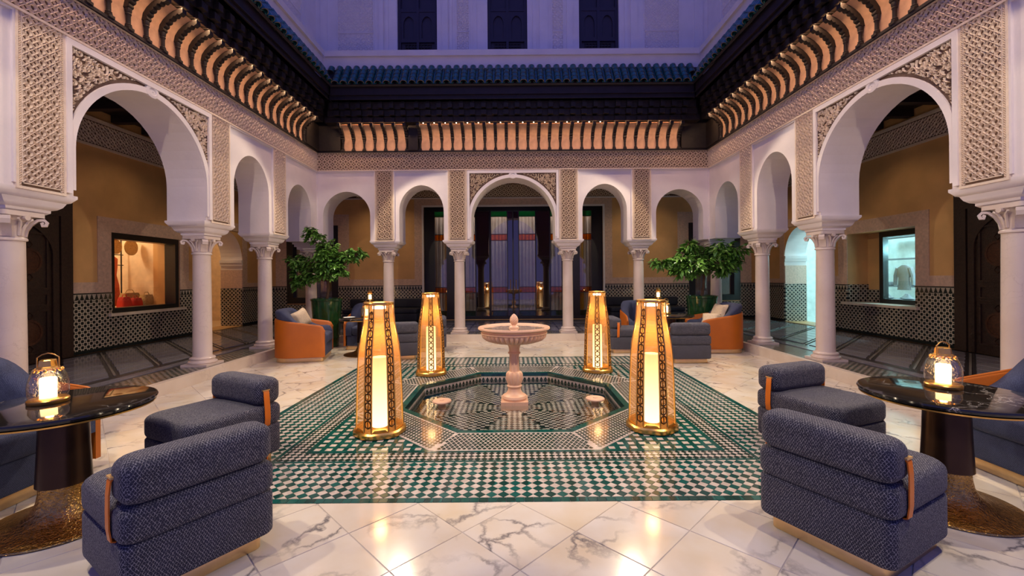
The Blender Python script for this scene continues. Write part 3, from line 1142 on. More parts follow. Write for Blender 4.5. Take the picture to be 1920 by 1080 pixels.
# raised strips and lattice fields on the upper walls
def upper_decor(fr, wobj, strips, fields):
    for (a, b) in strips:
        m2 = MB()
        m2.fbox(fr, a, b, 0.0, 0.03, 6.70, 9.3)
        m2.obj('pilaster', M['plaster'], wobj)
    for (a, b) in fields:
        m2 = MB()
        lattice(m2, fr, a, b, 6.74, 9.14, 0.12, 0.0, 0.012)
        o = m2.obj('lattice_field', M['plaster'], wobj, angle=None, fix=False)
        o['kind'] = 'stuff'
        m2 = MB()
        for s in (a, b):
            m2.fbox(fr, s - 0.012, s + 0.012, 0.0, 0.02, 6.70, 9.3)
        m2.fbox(fr, a, b, 0.0, 0.02, 7.28, 7.30)
        m2.obj('field_border', M['plaster'], wobj)


upper_decor(FB, UB, [(-4.50, -4.34), (-3.12, -3.02), (-2.98, -2.90), (-1.64, -1.50), (-1.46, -1.40), (-0.9, -0.82), (0.50, 0.58), (0.66, 0.86), (1.30, 1.44), (2.66, 2.74), (2.80, 2.96), (4.30, 4.50)],
            [(-4.10, -3.25), (3.12, 3.95), (-1.30, -1.0), (0.95, 1.22)])
upper_decor(FL, UL, [(9.6, 9.9), (8.3, 8.5)], [(8.6, 9.5), (7.2, 8.2)])
upper_decor(FR, UR, [(9.6, 9.9), (8.3, 8.5)], [(8.6, 9.5), (7.2, 8.2)])
for k, c in enumerate((-2.23, -0.10, 2.06)):
    wn_ = set_empty('window_%d' % (k + 1))
    mb = MB()
    mb.fbox(FB, c - 0.47, c + 0.47, -0.16, -0.12, 6.70, 9.0)
    mb.obj('shutter', M['purple_wood'], wn_)
    mb = MB()
    for a, b in ((-0.47, -0.40), (0.40, 0.47), (-0.03, 0.03)):
        mb.fbox(FB, c + a, c + b, -0.12, -0.07, 6.70, 9.0)
    for a, b in ((6.70, 6.80), (7.10, 7.16), (7.82, 7.90)):
        mb.fbox(FB, c - 0.40, c + 0.40, -0.12, -0.075, a, b)
    mb.obj('shutter_frame', M['purple_wood'], wn_)
    for sg in (-1, 1):
        mb = MB()
        wall_mesh(mb, FB, c + sg * 0.215 - 0.185, c + sg * 0.215 + 0.185, 7.16, 7.82, 0.035, [(c + sg * 0.215, 0.125, 7.20, 7.52, 7.72)], d0=-0.085)
        mb.obj('arch_leaf', M['purple_wood'], wn_)
    mb = MB()
    for i in range(9):
        mb.fbox(FB, c - 0.30 + i * 0.075 - 0.008, c - 0.30 + i * 0.075 + 0.008, -0.12, -0.09, 6.83, 7.07)
    for j in range(4):
        mb.fbox(FB, c - 0.32, c + 0.32, -0.12, -0.095, 6.85 + j * 0.065, 6.862 + j * 0.065)
    mb.obj('turned_grille', M['wood'], wn_)

# ------------------------------------------------------------------ gallery: outer walls, ceilings
GW = 0.62
mb = MB()
wall_mesh(mb, GL, 0.9, 14.4, 0.0, 4.9, GW, [(9.405, 0.875, 0.85, 2.45, 2.45), (11.98, 0.68, 0.16, 2.05, 2.85)])
OL = struct(mb.obj('wall_left_outer', M['ochre'], angle=35))
mb = MB()
wall_mesh(mb, GR, 0.9, 14.4, 0.0, 4.9, GW, [(9.405, 0.875, 0.85, 2.45, 2.45), (11.98, 0.68, 0.16, 2.05, 2.85)])
ORW = struct(mb.obj('wall_right_outer', M['ochre'], angle=35))
mb = MB()
wall_mesh(mb, GB, -8.5, 8.5, 0.0, 4.9, 0.4, [(0, 2.86, 0.16, 3.77, 3.77), (-6.42, 0.82, 0.72, 3.2, 3.2), (6.42, 0.82, 0.72, 3.2, 3.2)])
OB = struct(mb.obj('wall_back_outer', M['ochre'], angle=35))
mb = MB()
mb.box(-8.6, -4.62 - 0.02, 0.9, 14.5, 4.75, 4.9)
mb.box(4.64, 8.6, 0.9, 14.5, 4.75, 4.9)
mb.box(-4.7, 4.7, 10.27, 14.5, 4.75, 4.9)
CE = struct(mb.obj('ceiling', M['soffit_wood']))
for sgn in (-1, 1):
    for k in range(16):
        y = 3.0 + k * 0.7
        m2 = MB()
        m2.box(*sorted((sgn * 5.2, sgn * 7.88)), y - 0.07, y + 0.07, 4.60, 4.75)
        m2.obj('ceiling_beam', M['soffit_wood'], CE)
for k in range(13):
    x = -4.2 + k * 0.7
    m2 = MB()
    m2.box(x - 0.07, x + 0.07, 10.85, 13.88, 4.60, 4.75)
    m2.obj('ceiling_beam', M['soffit_wood'], CE)


def dado(fr, wobj, spans, mat, zb=0.16):
    for (a, b, za, zt) in spans:
        m2 = MB()
        m2.fbox(fr, a, b, 0.0, 0.022, max(zb, za), min(1.15, zt))
        m2.obj('dado_panel', mat, wobj)
        if zt > 1.2:
            m2 = MB()
            m2.fbox(fr, a, b, 0.0, 0.021, 1.15, 1.26)
            m2.obj('merlon_ground', M['dado_light'], wobj)
            m2 = MB()
            m2.fbox(fr, a, b, 0.0, 0.026, 1.25, 1.27)
            m2.fbox(fr, a, b, 0.0, 0.024, 1.145, 1.155)
            n = max(1, int((b - a) / 0.088))
            st = (b - a) / n
            for i in range(n):
                c = a + (i + 0.5) * st
                m2.fbox(fr, c - 0.030, c + 0.030, 0.0, 0.024, 1.155, 1.185)
                m2.fbox(fr, c - 0.020, c + 0.020, 0.0, 0.024, 1.185, 1.215)
                m2.fbox(fr, c - 0.009, c + 0.009, 0.0, 0.024, 1.215, 1.243)
            o = m2.obj('merlon_band', M['dado_dark'], wobj, angle=None)
            o['kind'] = 'stuff'
        if za < 0.3:
            m2 = MB()
            m2.fbox(fr, a, b, 0.0, 0.028, 0.16, 0.22)
            m2.obj('dado_base', M['dado_dark'], wobj)


def band(fr, wobj, rects, d=0.014):
    for (a, b, c, e) in rects:
        m2 = MB()
        m2.fbox(fr, a, b, 0.0, d, c, e)
        m2.obj('border_band', M['pink'], wobj)


for fr, wobj in ((GL, OL), (GR, ORW)):
    dado(fr, wobj, [(7.70, 8.53, 0.16, 1.27), (8.53, 10.28, 0.16, 0.80), (10.28, 11.30, 0.16, 1.27), (12.66, 13.9, 0.16, 1.27)], M['dado'])
    band(fr, wobj, [(7.70, 8.25, 1.27, 1.47), (8.25, 8.53, 1.27, 2.73), (8.53, 10.28, 2.45, 2.73), (10.28, 10.56, 1.27, 2.73), (10.56, 11.08, 1.27, 1.47), (11.08, 11.30, 1.27, 3.1), (11.30, 12.66, 2.87, 3.1), (12.66, 12.88, 1.27, 3.1), (12.88, 13.9, 1.27, 1.40)])
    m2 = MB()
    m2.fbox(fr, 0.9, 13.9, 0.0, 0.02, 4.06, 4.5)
    m2.obj('frieze_ground', M['carved_ground_shade'], wobj)
    m2 = MB()
    lattice(m2, fr, 5.0, 13.9, 4.08, 4.48, 0.13, 0.02, 0.016)
    o = m2.obj('carved_frieze', M['carved'], wobj, angle=None, fix=False)
    o['kind'] = 'stuff'
    m2 = MB()
    m2.fbox(fr, 0.9, 13.9, 0.0, 0.05, 4.02, 4.06)
    m2.fbox(fr, 0.9, 13.9, 0.0, 0.06, 4.5, 4.56)
    m2.obj('cornice_fillet', M['carved'], wobj)
    # the doorway's far jamb: mosaic below, carved plaster above, moulding
    m2 = MB()
    sgn = 1 if fr is GL else -1
    m2.fbox(fr, 12.635, 12.66, -GW, 0.0, 0.16, 1.24)
    m2.obj('jamb_mosaic', M['dado'], wobj)
    m2 = MB()
    m2.fbox(fr, 12.64, 12.66, -GW, 0.0, 1.25, 1.78)
    m2.obj('jamb_carving', M['pink'], wobj)
    m2 = MB()
    m2.fbox(fr, 12.60, 12.66, -GW - 0.01, 0.02, 1.98, 2.06)
    m2.fbox(fr, 12.62, 12.66, -GW - 0.01, 0.02, 1.90, 1.98)
    m2.obj('jamb_moulding', M['plaster'], wobj)
    m2 = MB()
    crv = arch_curve(11.98, 0.678, 2.05, 2.848)
    for (sa, za), (sb, zb) in zip(crv, crv[1:]):
        m2.add([fr(sa, 0.0, za), fr(sb, 0.0, zb), fr(sb, -GW, zb), fr(sa, -GW, za)], [(0, 1, 2, 3)])
    for s in (11.302, 12.658):
        m2.add([fr(s, 0.0, 2.05), fr(s, -GW, 2.05), fr(s, -GW, 0.16), fr(s, 0, 0.16)], [(0, 1, 2, 3)])
    m2.obj('arch_lining', M['plaster'], wobj)
    # sill shelf
    m2 = MB()
    m2.fbox(fr, 8.45, 10.40, -0.5, 0.08, 0.80, 0.855)
    m2.obj('sill', M['kerb'], wobj)

# back wall finishes
dado(GB, OB, [(-7.9, -7.24, 0.16, 1.27), (-7.24, -5.60, 0.16, 0.68), (-5.60, -2.90, 0.16, 1.27), (2.90, 5.60, 0.16, 1.27), (5.60, 7.24, 0.16, 0.68), (7.24, 7.9, 0.16, 1.27)], M['dado_far'])
for sgn in (-1, 1):
    R = [(2.86, 3.16, 1.27, 4.02), (3.16, 5.25, 1.27, 1.47), (5.25, 5.60, 1.27, 3.55), (7.24, 7.6, 1.27, 3.55), (5.60, 7.24, 3.2, 3.55)]
    band(GB, OB, [(min(sgn * a, sgn * b), max(sgn * a, sgn * b), c, e) for a, b, c, e in R])
band(GB, OB, [(-2.86, 2.86, 3.80, 4.02)])
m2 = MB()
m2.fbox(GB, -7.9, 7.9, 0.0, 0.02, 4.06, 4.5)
m2.obj('frieze_ground', M['carved_ground_shade'], OB)
m2 = MB()
lattice(m2, GB, -5.0, 5.0, 4.08, 4.48, 0.14, 0.02, 0.016)
o = m2.obj('carved_frieze', M['carved'], OB, angle=None, fix=False)
o['kind'] = 'stuff'
m2 = MB()
m2.fbox(GB, -7.9, 7.9, 0.0, 0.05, 4.02, 4.06)
m2.fbox(GB, -2.92, 2.92, 0.0, 0.03, 3.76, 3.82)
for sgn in (-1, 1):
    m2.fbox(GB, min(sgn * 2.86, sgn * 2.92), max(sgn * 2.86, sgn * 2.92), 0.0, 0.03, 0.16, 3.76)
m2.obj('door_casing', M['plaster'], OB)

# ------------------------------------------------------------------ glazed screen of doors in the back wall
D1 = set_empty('door_1')
xs = [(-2.525, -2.15), (-1.55, -1.23), (-0.715, -0.205), (0.19, 0.70), (1.195, 1.55), (2.13, 2.51)]
purple = [(-1.20, -0.78), (-0.175, 0.16), (0.73, 1.165)]
edges = sorted([-2.86, 2.86] + [v for p in xs + purple for v in p])
cuts = sorted(xs + purple)
cur = -2.86
for a, b in cuts + [(2.86, 2.86)]:
    if a - cur > 0.005:
        mb = MB()
        mb.fbox(GB, cur, a, -0.16, -0.06, 0.16, 3.77)
        mb.obj('stile', M['door_wood'], D1)
    cur = b
mb = MB()
mb.fbox(GB, -2.86, 2.86, -0.17, -0.055, 3.63, 3.77)
mb.obj('head_rail', M['door_wood'], D1)
mb = MB()
mb.fbox(GB, -2.86, 2.86, -0.17, -0.055, 0.16, 0.26)
mb.obj('bottom_rail', M['door_wood'], D1)
mb = MB()
mb.fbox(GB, -0.03, 0.01, -0.09, -0.03, 0.2, 3.7)
mb.obj('meeting_bead', M['door_wood'], D1)
for a, b in xs:
    for (z0, z1, mt, nm) in ((3.47, 3.63, 'pane_green', 'green_pane'), (2.90, 3.45, 'pane', 'pane'), (2.70, 2.88, 'pane_amber', 'amber_pane'), (1.20, 2.68, 'pane', 'pane'), (1.02, 1.18, 'pane_amber', 'amber_pane'), (0.44, 1.00, 'pane', 'pane'), (0.26, 0.42, 'pane_green', 'green_pane')):
        mb = MB()
        mb.fbox(GB, a, b, -0.115, -0.105, z0, z1)
        mb.obj(nm, M[mt], D1)
    mb = MB()
    for z in (0.42, 1.00, 1.18, 2.68, 2.88, 3.45):
        mb.fbox(GB, a, b, -0.125, -0.09, z, z + 0.02)
    mb.obj('glazing_bars', M['door_wood'], D1)
for a, b in purple:
    mb = MB()
    mb.fbox(GB, a, b, -0.115, -0.105, 0.26, 3.63)
    mb.obj('purple_pane', M['pane_purple'], D1)
for sg in (-1, 1):
    mb = MB()
    x = -0.01 + sg * 0.09
    mb.tube([GB(x, -0.05, 1.05), GB(x, -0.01, 1.07), GB(x, -0.01, 1.40), GB(x, -0.05, 1.42)], 0.012, 8)
    mb.obj('pull_handle', M['brass'], D1)
# room behind the doors
mb = MB()
mb.box(-7.9, 7.9, 14.31, 17.0, 0.10, 0.16)
mb.box(-7.9, 7.9, 16.9, 17.0, 0.16, 4.5)
mb.box(-7.9, 7.9, 14.31, 17.0, 4.4, 4.5)
mb.box(-8.0, -7.9, 14.31, 17.0, 0.1, 4.5)
mb.box(7.9, 8.0, 14.31, 17.0, 0.1, 4.5)
struct(mb.obj('wall_back_room', M['dado_light']))
light('AREA', (0, 14.42, 4.2), 75, (1.0, 0.84, 0.68), aim=(0, 14.8, 0.5), shape='RECTANGLE', size=6, size_y=0.15)


def curtain(c, wdt, y, mt, label, fold=0.035, z0=0.18, z1=3.75):
    mb = MB()
    n = max(12, int(wdt / 0.02))
    rows = []
    for z in (z0, z1):
        front = [(c - wdt / 2 + wdt * i / n, y + fold * sin(i * 1.05) * (1.0 if z == z0 else 0.8), z) for i in range(n + 1)]
        rows.append(front + [(p[0], p[1] + 0.012, p[2]) for p in front[::-1]])
    mb.rings(rows)
    o = mb.obj('curtain', mt, None, angle=80)
    tag(o, label, 'curtain', 'curtains behind the glazed doors')


curtain(-0.46, 0.62, 14.7, M['curtain'], 'pale curtain behind the left leaf of the middle glazed door')
curtain(0.45, 0.62, 14.7, M['curtain'], 'pale curtain behind the right leaf of the middle glazed door')
curtain(-2.50, 0.30, 14.6, M['curtain'], 'pale curtain at the far left end of the glazed screen')
curtain(-2.20, 0.24, 14.75, M['curtain_gold'], 'gold curtain at the far left end of the glazed screen')
curtain(2.56, 0.26, 14.6, M['curtain'], 'pale curtain at the far right end of the glazed screen')
curtain(2.26, 0.24, 14.75, M['curtain_gold'], 'gold curtain at the far right end of the glazed screen')
curtain(-1.40, 0.20, 14.7, M['curtain'], 'narrow pale curtain in the bay behind the column left of the fountain')
curtain(1.42, 0.34, 14.7, M['curtain'], 'narrow pale curtain in the bay behind the column right of the fountain')

# side windows in the back wall (dark frames, pale curtain inside)
for k, sgn in ((4, -1), (5, 1)):
    wn_ = set_empty('window_%d' % k)
    c = sgn * 6.42
    mb = MB()
    for a, b, z0, z1 in ((-0.82, -0.62, 0.72, 3.2), (0.62, 0.82, 0.72, 3.2), (-0.62, 0.62, 0.72, 0.90), (-0.62, 0.62, 3.02, 3.2)):
        mb.fbox(GB, c + a, c + b, -0.20, 0.03, z0, z1)
    mb.obj('window_frame', M['black'], wn_)
    mb = MB()
    mb.fbox(GB, c - 0.62, c + 0.62, -0.13, -0.12, 0.90, 3.02)
    mb.obj('window_pane', M['pane'], wn_)
    curtain(c - 0.25, 0.8, 14.75, M['curtain'], 'pale curtain behind the dark window of the %s back corner' % ('left' if sgn < 0 else 'right'), 0.03, 0.3, 3.3)

# ------------------------------------------------------------------ shop windows and what stands in them
for k, fr, sgn in ((6, GL, -1), (7, GR, 1)):
    wn_ = set_empty('window_%d' % k)
    mb = MB()
    if sgn < 0:
        d0, d1, a, b = -0.27, -0.02, 8.53, 10.28
    else:
        d0, d1, a, b = -0.50, -0.38, 8.86, 9.84
    for (p, q, z0, z1) in ((a, a + 0.10, 0.855, 2.45), (b - 0.10, b, 0.855, 2.45), (a + 0.10, b - 0.10, 0.855, 0.95), (a + 0.10, b - 0.10, 2.33, 2.45)):
        mb.fbox(fr, p, q, d0, d1, z0, z1)
    mb.obj('window_frame', M['black'], wn_)
    mb = MB()
    mb.fbox(fr, a + 0.10, b - 0.10, d0 + 0.04, d0 + 0.05, 0.95, 2.33)
    mb.obj('window_pane', M['clear'], wn_)
    if sgn > 0:
        mb = MB()
        mb.fbox(fr, 9.84, 10.28, -0.52, -0.48, 0.855, 2.45)
        mb.fbox(fr, 8.53, 8.86, -0.52, -0.48, 0.855, 2.45)
        mb.obj('niche_back', M['ochre'], wn_)
        mb = MB()
        mb.fbox(fr, 9.84, 10.28, -0.48, -0.46, 0.855, 1.15)
        mb.obj('niche_mosaic', M['dado'], wn_)
        mb = MB()
        mb.fbox(fr, 10.258, 10.28, -0.48, 0.0, 0.855, 1.27)
        mb.obj('niche_mosaic', M['dado'], wn_)


def room(name, fr, s0, s1, d0, d1, mat):
    mb = MB()
    mb.fbox(fr, s0, s1, d1 - 0.05, d1, 0.1, 3.4)
    mb.fbox(fr, s0 - 0.05, s0, d1, d0, 0.1, 3.4)
    mb.fbox(fr, s1, s1 + 0.05, d1, d0, 0.1, 3.4)
    mb.fbox(fr, s0, s1, d1, d0, 3.4, 3.45)
    mb.fbox(fr, s0, s1, d1, d0, 0.10, 0.158)
    return struct(mb.obj(name, mat))


room('wall_left_shop', GL, 8.2, 14.2, -0.64, -3.2, M['shop_cream'])
room('wall_right_shop', GR, 8.2, 14.2, -0.64, -3.2, M['shop_white'])
mb = MB()
mb.fbox(GL, 10.42, 10.52, -3.2, -0.64, 0.16, 3.4)
mb.obj('partition', M['shop_cream'], bpy.data.objects['wall_left_shop'])
light('POINT', (-9.4, 9.3, 3.0), 75, (1.0, 0.72, 0.42), shadow_soft_size=0.15)
light('POINT', (-9.3, 12.2, 3.0), 30, (1.0, 0.72, 0.42), shadow_soft_size=0.15)
light('POINT', (9.7, 9.4, 3.0), 190, (0.62, 0.95, 1.0), shadow_soft_size=0.15)
light('POINT', (9.02, 9.1, 2.1), 70, (0.35, 0.88, 1.0), shadow_soft_size=0.08)
light('POINT', (9.4, 12.4, 3.0), 90, (0.35, 0.88, 1.0), shadow_soft_size=0.15)

# left shop: straw discs, orange dress, bags
for k, (s, z, r_) in enumerate(((9.78, 2.26, 0.16), (10.18, 2.27, 0.18))):
    mb = MB()
    for d, rr in ((-1.02, r_), (-1.05, r_)):
        pass
    ring = lambda r, d: [GL(s + r * cos(2 * pi * i / 24), d, z + r * sin(2 * pi * i / 24)) for i in range(24)]
    mb.rings([ring(r_ * 0.3, -1.10), ring(r_, -1.06), ring(r_ * 1.04, -1.05), ring(r_ * 0.96, -1.04), ring(r_ * 0.3, -1.07)])
    tag(mb.obj('straw_hat', M['straw']), ['first round straw disc hanging in the lit shop window', 'second round straw disc, nearer to the white shop wall'][k], 'hat', 'straw discs in the shop window')
mb = MB()
prof = [(0.05, 2.06, 0.03), (0.15, 2.00, 0.05), (0.14, 1.80, 0.06), (0.11, 1.62, 0.06), (0.17, 1.40, 0.08), (0.22, 0.92, 0.10)]
mb.rings([[GL(9.86 + a * cos(2 * pi * i / 16), -1.22 + b * sin(2 * pi * i / 16), z) for i in range(16)] for a, z, b in prof])
tag(mb.obj('orange_dress', M['orange_cloth']), 'orange dress hanging in the lit left shop window', 'dress')
mb = MB()
for z in (1.86, 2.1):
    mb.tube([GL(8.9, -1.35, z), GL(10.3, -1.35, z)], 0.012, 6)
for s in (9.3, 10.25):
    mb.tube([GL(s, -1.35, 0.16), GL(s, -1.35, 2.5)], 0.015, 6)
tag(mb.obj('clothes_rail', M['wood']), 'dark clothes rail behind the orange dress in the shop window', 'rail')
for k, (s, d, z, hx, hz, mt, lab) in enumerate(((9.62, -0.72, 0.86, 0.12, 0.17, 'red', 'red pouch at the near end of the shop window display'),
                                              (9.90, -0.72, 0.86, 0.13, 0.15, 'red', 'red box in the middle of the shop window display'),
                                              (10.02, -0.95, 0.86, 0.24, 0.22, 'straw', 'tan leather tote lying at the back of the display'),
                                              (10.20, -0.72, 0.86, 0.15, 0.19, 'straw', 'folded tan tote beside the red box of the display'))):
    mb = MB()
    rings = []
    for t in range(7):
        f = t / 6
        sc = 1.0 - 0.25 * f ** 3
        rings.append([GL(s + x * sc, d + y * sc, z + hz * 1.6 * f) for x, y in rrect(hx, 0.09, 0.04, 3)])
    mb.rings(rings)
    o = mb.obj('bag', M[mt])
    tag(o, lab, 'bag', 'bags in the shop window')
    mb = MB()
    mb.tube([GL(s - hx * 0.5, d, z + hz * 1.55), GL(s - hx * 0.3, d, z + hz * 1.9), GL(s + hx * 0.3, d, z + hz * 1.9), GL(s + hx * 0.5, d, z + hz * 1.55)], 0.008, 6)
    mb.obj('handle', M[mt], o)
# display ledge in the left shop
mb = MB()
mb.fbox(GL, 8.6, 10.40, -1.1, -0.63, 0.16, 0.86)
tag(mb.obj('display_ledge', M['shop_cream']), 'cream ledge carrying the bags behind the shop window', 'ledge')
# right shop: rack, garments, shelf
def garment(name, fr, s, d, z, wdt, hgt, mt, label):
    mb = MB()
    prof = [(0.06, 0.0, 0.03), (wdt * 0.5, -0.06, 0.05), (wdt * 0.55, -0.25, 0.06), (wdt * 0.42, -hgt * 0.5, 0.06), (wdt * 0.52, -hgt, 0.07)]
    mb.rings([[fr(s + a * cos(2 * pi * i / 16), d + b * sin(2 * pi * i / 16), z + dz) for i in range(16)] for a, dz, b in prof])
    o = mb.obj(name, mt)
    tag(o, label, 'garment', 'garments in the boutique')
    for sg in (-1, 1):
        mb = MB()
        mb.tube([fr(s + sg * wdt * 0.48, d, z - 0.07), fr(s + sg * wdt * 0.68, d, z - 0.25), fr(s + sg * wdt * 0.72, d, z - 0.48)], [0.05, 0.045, 0.04], 8)
        mb.obj('sleeve', mt, o)


garment('grey_jacket', GR, 10.46, -1.5, 1.72, 0.34, 0.6, M['grey_cloth'], 'grey jacket on a stand behind the boutique window')
garment('white_shirt', GR, 12.1, -1.3, 1.75, 0.3, 0.6, M['white_cloth'], 'white shirt hanging inside the cyan-lit doorway')
garment('red_shirt', GR, 11.95, -1.5, 1.30, 0.3, 0.5, M['red'], 'red shirt hanging lowest inside the cyan-lit doorway')
garment('dark_jacket', GR, 12.0, -1.15, 2.2, 0.3, 0.35, M['grey_cloth'], 'dark jacket on the top rail inside the cyan-lit doorway')
mb = MB()
for s in (10.8, 12.4):
    mb.tube([GR(s, -2.6, 0.16), GR(s, -2.6, 2.6)], 0.02, 6)
for z in (1.15, 1.9, 2.5):
    mb.fbox(GR, 10.7, 12.5, -2.9, -2.5, z, z + 0.03)
tag(mb.obj('shop_shelf', M['grey_cloth']), 'tall open shelf at the back of the boutique', 'shelf')
for k in range(5):
    mb = MB()
    puff(mb, [(x, y) for x, y in rrect(0.12, 0.10, 0.03, 3)], 0, 0.11, 0.03)
    o = mb.obj('folded_clothes', M['white_cloth' if k % 2 else 'grey_cloth'])
    o.location = GR(10.95 + 0.32 * k, -2.7, 1.181)
    tag(o, ['first', 'second', 'third', 'fourth', 'fifth'][k] + ' folded garment along the boutique shelf', 'clothes', 'folded clothes on the boutique shelf')
mb = MB()
mb.fbox(GR, 9.5, 11.0, -1.4, -0.75, 0.86, 0.92)
for s in (9.6, 10.9):
    for d in (-1.32, -0.83):
        mb.tube([GR(s, d, 0.16), GR(s, d, 0.86)], 0.02, 6)
tag(mb.obj('display_table', M['grey_cloth']), 'dark display table behind the boutique window', 'table')
for k in range(4):
    mb = MB()
    mb.lathe([(0.06, 0), (0.10, 0.01), (0.12, 0.03), (0.07, 0.06), (0.02, 0.13)], 14)
    o = mb.obj('hat', M['grey_cloth'])
    o.location = GR(9.75 + 0.27 * k, -0.95 - 0.2 * (k % 2), 0.921)
    tag(o, ['first', 'second', 'third', 'fourth'][k] + ' small dark hat on the boutique display table', 'hat', 'hats on the display table')

# ------------------------------------------------------------------ carved wooden doors at both sides
for k, fr in ((2, GL), (3, GR)):
    dr = set_empty('door_%d' % k)
    mb = MB()
    mb.fbox(fr, 5.7, 7.70, 0.0, 0.05, 0.16, 3.95)
    mb.obj('door_panel', M['carved_door'], dr)
    mb = MB()
    for a, b, z0, z1 in ((7.50, 7.70, 0.16, 3.95), (5.7, 5.9, 0.16, 3.95), (5.9, 7.5, 3.75, 3.95), (5.9, 7.5, 2.62, 2.80)):
        mb.fbox(fr, a, b, 0.05, 0.10, z0, z1)
    mb.obj('door_frame', M['carved_door'], dr)
    mb = MB()
    wall_mesh(mb, fr, 5.92, 7.48, 0.16, 2.62, 0.03, [(6.70, 0.68, 0.16, 1.95, 2.50)], d0=0.085)
    mb.obj('arch_moulding', M['carved_door'], dr)
    for s in (6.38, 7.04):
        for z0, z1 in ((0.30, 1.02), (1.08, 1.30), (1.36, 2.30)):
            mb = MB()
            for a, b, c, e in ((-0.28, -0.25, z0, z1), (0.25, 0.28, z0, z1), (-0.25, 0.25, z0, z0 + 0.03), (-0.25, 0.25, z1 - 0.03, z1)):
                mb.fbox(fr, s + a, s + b, 0.05, 0.075, c, e)
            mb.obj('panel_mould', M['carved_door'], dr)
            if z1 - z0 > 0.5:
                zc = (z0 + z1) / 2
                mb = MB()
                ring = lambda r, d: [fr(s + r * cos(2 * pi * i / 28), d, zc + r * 1.1 * sin(2 * pi * i / 28)) for i in range(28)]
                mb.rings([ring(0.19, 0.05), ring(0.19, 0.065), ring(0.16, 0.065), ring(0.16, 0.055), ring(0.10, 0.055), ring(0.06, 0.066), ring(0.02, 0.06)])
                for dz in (-0.27, 0.27):
                    mb.prism([(0, 0)], 0, 0) if False else mb.rings([[fr(s + x, 0.05, zc + dz + z), fr(s + x, 0.064, zc + dz + z)] for x, z in ((-0.05, 0), (0, 0.06), (0.05, 0), (0, -0.06), (-0.05, 0))], False, False, closed=False)
                mb.obj('medallion', M['medallion'], dr)

# ------------------------------------------------------------------ floors
def clip_poly(poly, nrm, dist):
    out = []
    for i in range(len(poly)):
        a, b = poly[i], poly[(i + 1) % len(poly)]
        da, db = a[0] * nrm[0] + a[1] * nrm[1] - dist, b[0] * nrm[0] + b[1] * nrm[1] - dist
        if da <= 0:
            out.append(a)
        if (da < 0 < db) or (db < 0 < da):
            t = da / (da - db)
            out.append((a[0] + (b[0] - a[0]) * t, a[1] + (b[1] - a[1]) * t))
    return out


def area(p):
    return abs(sum(p[i][0] * p[(i + 1) % len(p)][1] - p[(i + 1) % len(p)][0] * p[i][1] for i in range(len(p)))) / 2


CY = 5.545
H = 2.64
KX, KY = 4.58, 10.19
AO, AI = 1.774, 1.27
octo = lambda a, rot=0.0: [(a / cos(pi / 8) * cos(pi / 8 + k * pi / 4), CY + a / cos(pi / 8) * sin(pi / 8 + k * pi / 4)) for k in range(8)]

mb = MB()
mb.box(-KX, -H, -1.5, KY, -0.25, -0.004)
mb.box(H, KX, -1.5, KY, -0.25, -0.004)
mb.box(-H, H, -1.5, CY - H, -0.25, -0.004)
mb.box(-H, H, CY + H, KY, -0.25, -0.004)
FLOOR = struct(mb.obj('floor', M['joint'], angle=None))


def slab_obj(name, poly, z0, z1, mat, parent, bev=0.003):
    c = (sum(p[0] for p in poly) / len(poly), sum(p[1] for p in poly) / len(poly))
    rings = []
    for ins, z in ((0, z0), (0, z1 - bev), (bev, z1)):
        rings.append([(p[0] - c[0] - (p[0] - c[0]) * ins * 3, p[1] - c[1] - (p[1] - c[1]) * ins * 3, z) for p in poly])
    mb = MB()
    mb.rings(rings, cap0=False)
    o = mb.obj(name, mat, parent, angle=None)
    o.location = (c[0], c[1], 0)
    return o


DG = 0.67
ns = 0
for i in range(-9, 10):
    for j in range(-6, 32):
        cx = -0.314 + DG / 2 + i * DG + (0 if j % 2 == 0 else DG / 2)
        cy = 2.56 + j * DG / 2
        g = DG / 2 - 0.003
        poly = [(cx + g, cy), (cx, cy + g), (cx - g, cy), (cx, cy - g)]
        for nrm, dist in (((1, 0), KX - 0.003), ((-1, 0), KX - 0.003), ((0, 1), KY - 0.003), ((0, -1), -0.35)):
            poly = clip_poly(poly, nrm, dist) if poly else poly
        if not poly or area(poly) < 0.004:
            continue
        # cut away what lies under the mosaic square
        inx = all(abs(p[0]) <= H + 0.001 and abs(p[1] - CY) <= H + 0.001 for p in poly)
        if inx:
            continue
        touch = abs(cx) < H + g and abs(cy - CY) < H + g
        if touch:
            best = max((clip_poly(poly, nrm, dist) for nrm, dist in (((-1, 0), -H - 0.003), ((1, 0), -H - 0.003), ((0, 1), CY - H - 0.003), ((0, -1), -CY - H - 0.003))),
                       key=lambda p: area(p) if len(p) > 2 else 0)
            poly = best
            if len(poly) < 3 or area(poly) < 0.003:
                continue
        slab_obj('floor_slab', poly, -0.02, rnd.uniform(-0.0005, 0.0005), M['marble'], FLOOR)
        ns += 1

# ---- mosaic square with the octagonal basin
mb = MB()
sq = [(H, CY + H), (-H, CY + H), (-H, CY - H), (H, CY - H)]
o8 = octo(AI)
# bed as a ring between the square and the basin edge
corner_of = [0, 0, 1, 1, 2, 2, 3, 3]
vs = [(x, y, -0.004) for x, y in sq] + [(x, y, -0.004) for x, y in o8]
fs = []
for k in range(8):
    k2 = (k + 1) % 8
    a, b = corner_of[k], corner_of[k2]
    if a == b:
        fs.append((4 + k, 4 + k2, a))
    else:
        fs.append((4 + k, 4 + k2, b, a))
mb.add(vs, fs)
RUG = struct(mb.obj('floor_mosaic', M['grout'], angle=None))


